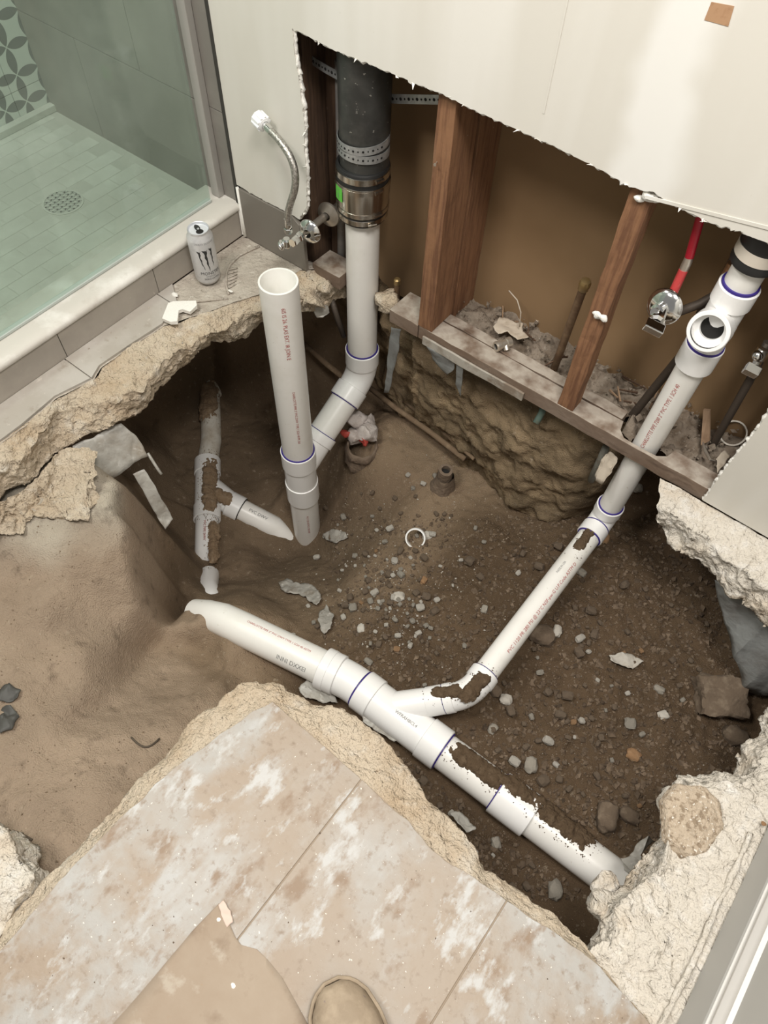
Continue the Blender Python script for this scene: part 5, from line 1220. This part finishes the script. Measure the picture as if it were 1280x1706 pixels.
crumbs('sand_grit', 1600, on_soil(lambda: uni(0, 520), lambda: uni(760, 1480)), mat('grit_brown', (.20, .145, .095), .95), 'brown grit', .0006, .0030, ground)
crumbs('sand_specks', 1100, on_soil(lambda: uni(0, 760), lambda: uni(700, 1450)), mat('sand_grain', (.55, .44, .32), .95), 'tiny pale grains scattered over the sandy trench', .0005, .0013, ground)
def on_floor():
    x, y = uni(60, 1050), uni(1200, 1706); p = U(x, y, z=.0025)
    if p.x < .96 or p.y > -.97 or p.x > 1.75: return None
    return p
crumbs('plaster_specks', 420, on_floor, GYP, 'tiny white plaster specks scattered over the dusty tiles', .0005, .0016, floor)
crumbs('dark_specks', 90, on_floor, STONE[0], 'tiny dark dirt specks scattered over the dusty tiles', .0006, .0020, floor)
for m_, n_ in ((CONC, 500), (CONCW, 700)):
    vv_ = []
    for o_ in floor.children:
        if o_.name.startswith('broken_concrete') and o_.data.materials[0] == m_: vv_ += [v.co+o_.location+floor.location for v in o_.data.vertices if v.normal.z > .4]
    crumbs('edge_crumbs', n_, lambda: vv_[R_.randrange(len(vv_))]+Vector((0, 0, .0005)), m_, 'crumbs', .0008, .0075, floor, 2.4)
def on_strip():
    p = U(uni(120, 560), uni(390, 640), z=.001)
    if p.x < .004 or p.x > .22 or p.y > -.015 or p.y < -.6: return None
    return p
crumbs('mortar_crumbs', 260, on_strip, MORTAR, 'mortar crumbs scattered beside the shower curb', .0008, .004, floor)

# ================================================================== RUBBLE IN THE WALL CAVITY
mb = MB(); nxr, nyr = 220, 26
for j in range(nyr+1):
    for i in range(nxr+1):
        x = .53+1.07*i/nxr; y = .094+.112*j/nyr
        if x > 1.17: y = .060+.146*j/nyr
        q = Vector((x, y, 0)); z = -.030+noise.fractal(q*16, .8, 2, 5)*.026+.022*(j/nyr)+.012*max(0, noise.noise(q*50))
        z = min(z, .03) 
        mb.v.append((x, y, z))
for j in range(nyr):
    for i in range(nxr):
        v = [mb.v[k] for k in (j*(nxr+1)+i, (j+1)*(nxr+1)+i+1)]; cx = (v[0][0]+v[1][0])/2; cy = (v[0][1]+v[1][1])/2
        if (cx-RX0-.008)**2+(cy-RY)**2 < .036**2: continue
        mb.f.append((j*(nxr+1)+i, j*(nxr+1)+i+1, (j+1)*(nxr+1)+i+1, (j+1)*(nxr+1)+i))
RUB = mat('cavity_rubble', (.25, .205, .16), .95, world=True, layers=[(25, (.16, .12, .085), .45, .65, 6), (60, (.46, .41, .35), .60, .74, 6)], bump=[(60, .8, .01)])
ro = obj('cavity_rubble', mb, RUB, inner, angle=180); ro['kind'] = 'stuff'
def in_cav(): 
    x = uni(.56, 1.58); y = uni(.095 if x < 1.17 else .062, .2); return (x, y, -.012+.022*(y-.09)/.11+uni(0, .012))
crumbs('rubble_bits', 420, in_cav, RUB, 'loose plaster and wood bits on the wall cavity rubble', .002, .010, ro)
WCH = mat('splinter_wood', (.30, .20, .125), .85, layers=[(30, (.2, .12, .07), .5, .7, 5)])
for k in range(16):
    x, y = uni(.66, 1.0) if k < 10 else uni(1.08, 1.2), uni(.11, .19); p = Vector((x, y, .008)); d = Vector((uni(-1, 1), uni(-1, 1), uni(-.1, .3))).normalized()*uni(.012, .035)
    tag(obj('wood_splinter', MB().sweep([p-d, p+d], [.003, .002], 4), WCH if k % 2 else WOODD, None, smooth=False), 'small wood splinter lying in the wall cavity rubble', 'splinter', 'splinters in the cavity')
for k, (pts, m, lab) in enumerate([
    (((823, 545), (832, 527), (850, 534), (872, 540), (872, 552), (880, 562), (862, 566), (845, 553), (830, 556)), PAPER, 'torn pale paper scrap behind the loose brass valve'),
    (((882, 507), (890, 515), (905, 522), (905, 532), (895, 536), (887, 522)), PAPER, 'small torn paper flap peeling off the brown board'),
    (((925, 535), (935, 530), (942, 532), (934, 545), (922, 548)), PAPER, 'tiny paper flap on the brown board near the copper stub')]):
    P = [U(x, y, z=.022+.004*(i % 2)) for i, (x, y) in enumerate(pts)]; sheet('paper_scrap', P, m, lab, 'paper scrap', .004, 50, seed=k+31)
rod('wire_strip', [U(848, 484, Y=.16), U(862, 500, Y=.155), U(868, 520, Y=.15), U(866, 545, Y=.14)], .0016, PAPER, 'thin curled strip standing in the rubble behind the brass valve', 'strip', 6)
bn = obj('pine_shim', MB().prism([U(1172, 683, z=.05), U(1183, 684, z=.05), U(1182, 735, z=.01), U(1168, 742, z=.01)], (0, .006, 0)), WCH, None, smooth=False); tag(bn, 'pale wooden shim leaning in the rubble right of the riser', 'shim')
r_c = U(1222, 722, z=.02); r_a = Vector((-.05, -.62, .78)).normalized()
tag(obj('pipe_ring', MB().lathe(r_c-r_a*.012, r_a, [(0, .0265), (0, .030), (.018, .030), (.018, .0265), (0, .0265)], 36), PVCD, None), 'dusty white pipe offcut ring in the rubble at the right', 'pipe ring')
hk = obj('metal_hook', MB().sweep([U(1170, 735, z=.01), U(1176, 752, z=.012), U(1184, 766, z=.012), U(1192, 768, z=.01)], [.003, .004, .0035, .002], 8), CHROMED, None); tag(hk, 'curved bit of bright metal in the rubble below the shim', 'metal scrap')
pc = sheet('paper_scrap', [U(1193, 765, z=.015), U(1210, 748, z=.02), U(1217, 760, z=.02), U(1206, 775, z=.018), U(1196, 788, z=.015)], PAPER, 'pale torn scrap in the rubble beside the drywall corner', 'paper scrap', .004, 50, seed=40)
# plaster lumps on the narrow stud (parts of the stud)
for x, y, s in ((1083, 328, .013), (1066, 330, .009), (1092, 332, .009), (998, 526, .011), (1006, 530, .010), (992, 522, .007)):
    p = U(x, y, Y=.0)
    obj('plaster_lump', MB().ellipsoid(p, (s, s*.5, s*.7), 10, 7).rough(s*.5, 70, x), GYP, s2, angle=60)
for px, py, par in ((728, 270, None),):
    p = U(px, py, Y=.004); tag(obj('nail', MB().lathe(p, (.3, -1, .1), [(-.01, .0012), (.012, .0012), (.012, .0035), (.0135, .003)], 10, (False, True)), CHROMED, None), 'bent nail sticking out of the thick stud', 'nail')

# ================================================================== FOREGROUND: CARDBOARD AND BOOT
cpts = [U(x, y, z=.0035) for x, y in ((365, 1505), (378, 1528), (392, 1560), (402, 1573), (428, 1580), (445, 1597), (470, 1630), (505, 1692), (540, 1760), (420, 1830), (120, 1790), (180, 1715), (260, 1625), (320, 1552))]
cdo = sheet('cardboard_sheet', cpts, CARD, 'dusty brown cardboard sheet lying flat on the tiles at the bottom', 'cardboard', .0012, 12, .003, seed=51)
tf = [U(x, y, z=.006) for x, y in ((362, 1508), (372, 1500), (384, 1515), (387, 1540), (378, 1548), (369, 1525))]
sheet('torn_flap', tf, mat('pinkish_paper', (.66, .52, .44), .9), 'torn pinkish paper flap at the cardboard corner', 'paper scrap', .004, 40, seed=52)
for k, (x, y, lab) in enumerate([(389, 1642, 'small white plaster crumb on the cardboard sheet'), (365, 1531, 'tiny white plaster crumb by the torn flap'), (1273, 1372, 'small reddish chip on the mortar by the baseboard')]):
    p = U(x, y, z=.004); tag(obj('plaster_crumb', MB().ellipsoid(p, (.0045, .0035, .002), 8, 5).rough(.002, 160, k+5), GYP if k < 2 else STONE[3], None, smooth=False), lab, 'plaster crumb')
# boot: toe points away from the viewer
boot = thing('work_boot', U(600, 1690, z=.002), 'scuffed tan leather boot toe at the bottom edge', 'boot')
T0 = U(552, 1634, z=.03); T1 = U(622, 1850, z=.03); bd = (T1-T0); bd.z = 0; bd.normalize(); bs = Vector((-bd.y, bd.x, 0)); T0.z = .0025
def sec(t): # half width left, right, height
    w = np.interp(t, [0, .01, .03, .06, .10, .16, .22, .27, .285], [.008, .028, .042, .050, .053, .048, .038, .034, .02])
    h = np.interp(t, [0, .01, .03, .06, .10, .14, .18, .22, .285], [.030, .040, .052, .060, .066, .085, .115, .125, .125]); return w, h
sl = MB(); up_ = MB(); ns = 36; nt = 20
for z in (0, .018):
    for side in (1, -1):
        for i in range(ns):
            t = .285*i/(ns-1); t = t if side == 1 else .285-t; w_, _ = sec(t); p = T0+bd*t+bs*side*(w_+.005); sl.v.append((p.x, p.y, .0025+z))
m2 = 2*ns; sl.f = [tuple(range(m2))[::-1], tuple(range(m2, 2*m2))]+[(i, (i+1) % m2, (i+1) % m2+m2, i+m2) for i in range(m2)]
obj('sole', sl, SOLEM, boot, smooth=False, bevel=.002)
for i in range(ns):
    t = .004+.278*i/(ns-1); w_, h = sec(t)
    for k in range(nt+1):
        an = PI*k/nt; c = math.cos(an); s = math.sin(an)
        p = T0+bd*t+bs*(w_*math.copysign(abs(c)**.75, c)); up_.v.append((p.x, p.y, .018+(h-.016)*s**.7))
for i in range(ns-1):
    for k in range(nt): up_.f.append((i*(nt+1)+k, i*(nt+1)+k+1, (i+1)*(nt+1)+k+1, (i+1)*(nt+1)+k))
up_.f.append(tuple(range(nt+1))[::-1]); up_.f.append(tuple((ns-1)*(nt+1)+k for k in range(nt+1)))
obj('upper', up_.rough(.0025, 40, 3), SHOEM, boot, angle=60)
wl = []
for side in (1, -1):
    for i in range(ns):
        t = .27*i/(ns-1); t = t if side == -1 else .27-t; w_, _ = sec(t); p = T0+bd*t+bs*side*(w_+.003); wl.append((p.x, p.y, .0225))
obj('welt', MB().sweep(wl, .003, 8), SHOEM, boot)
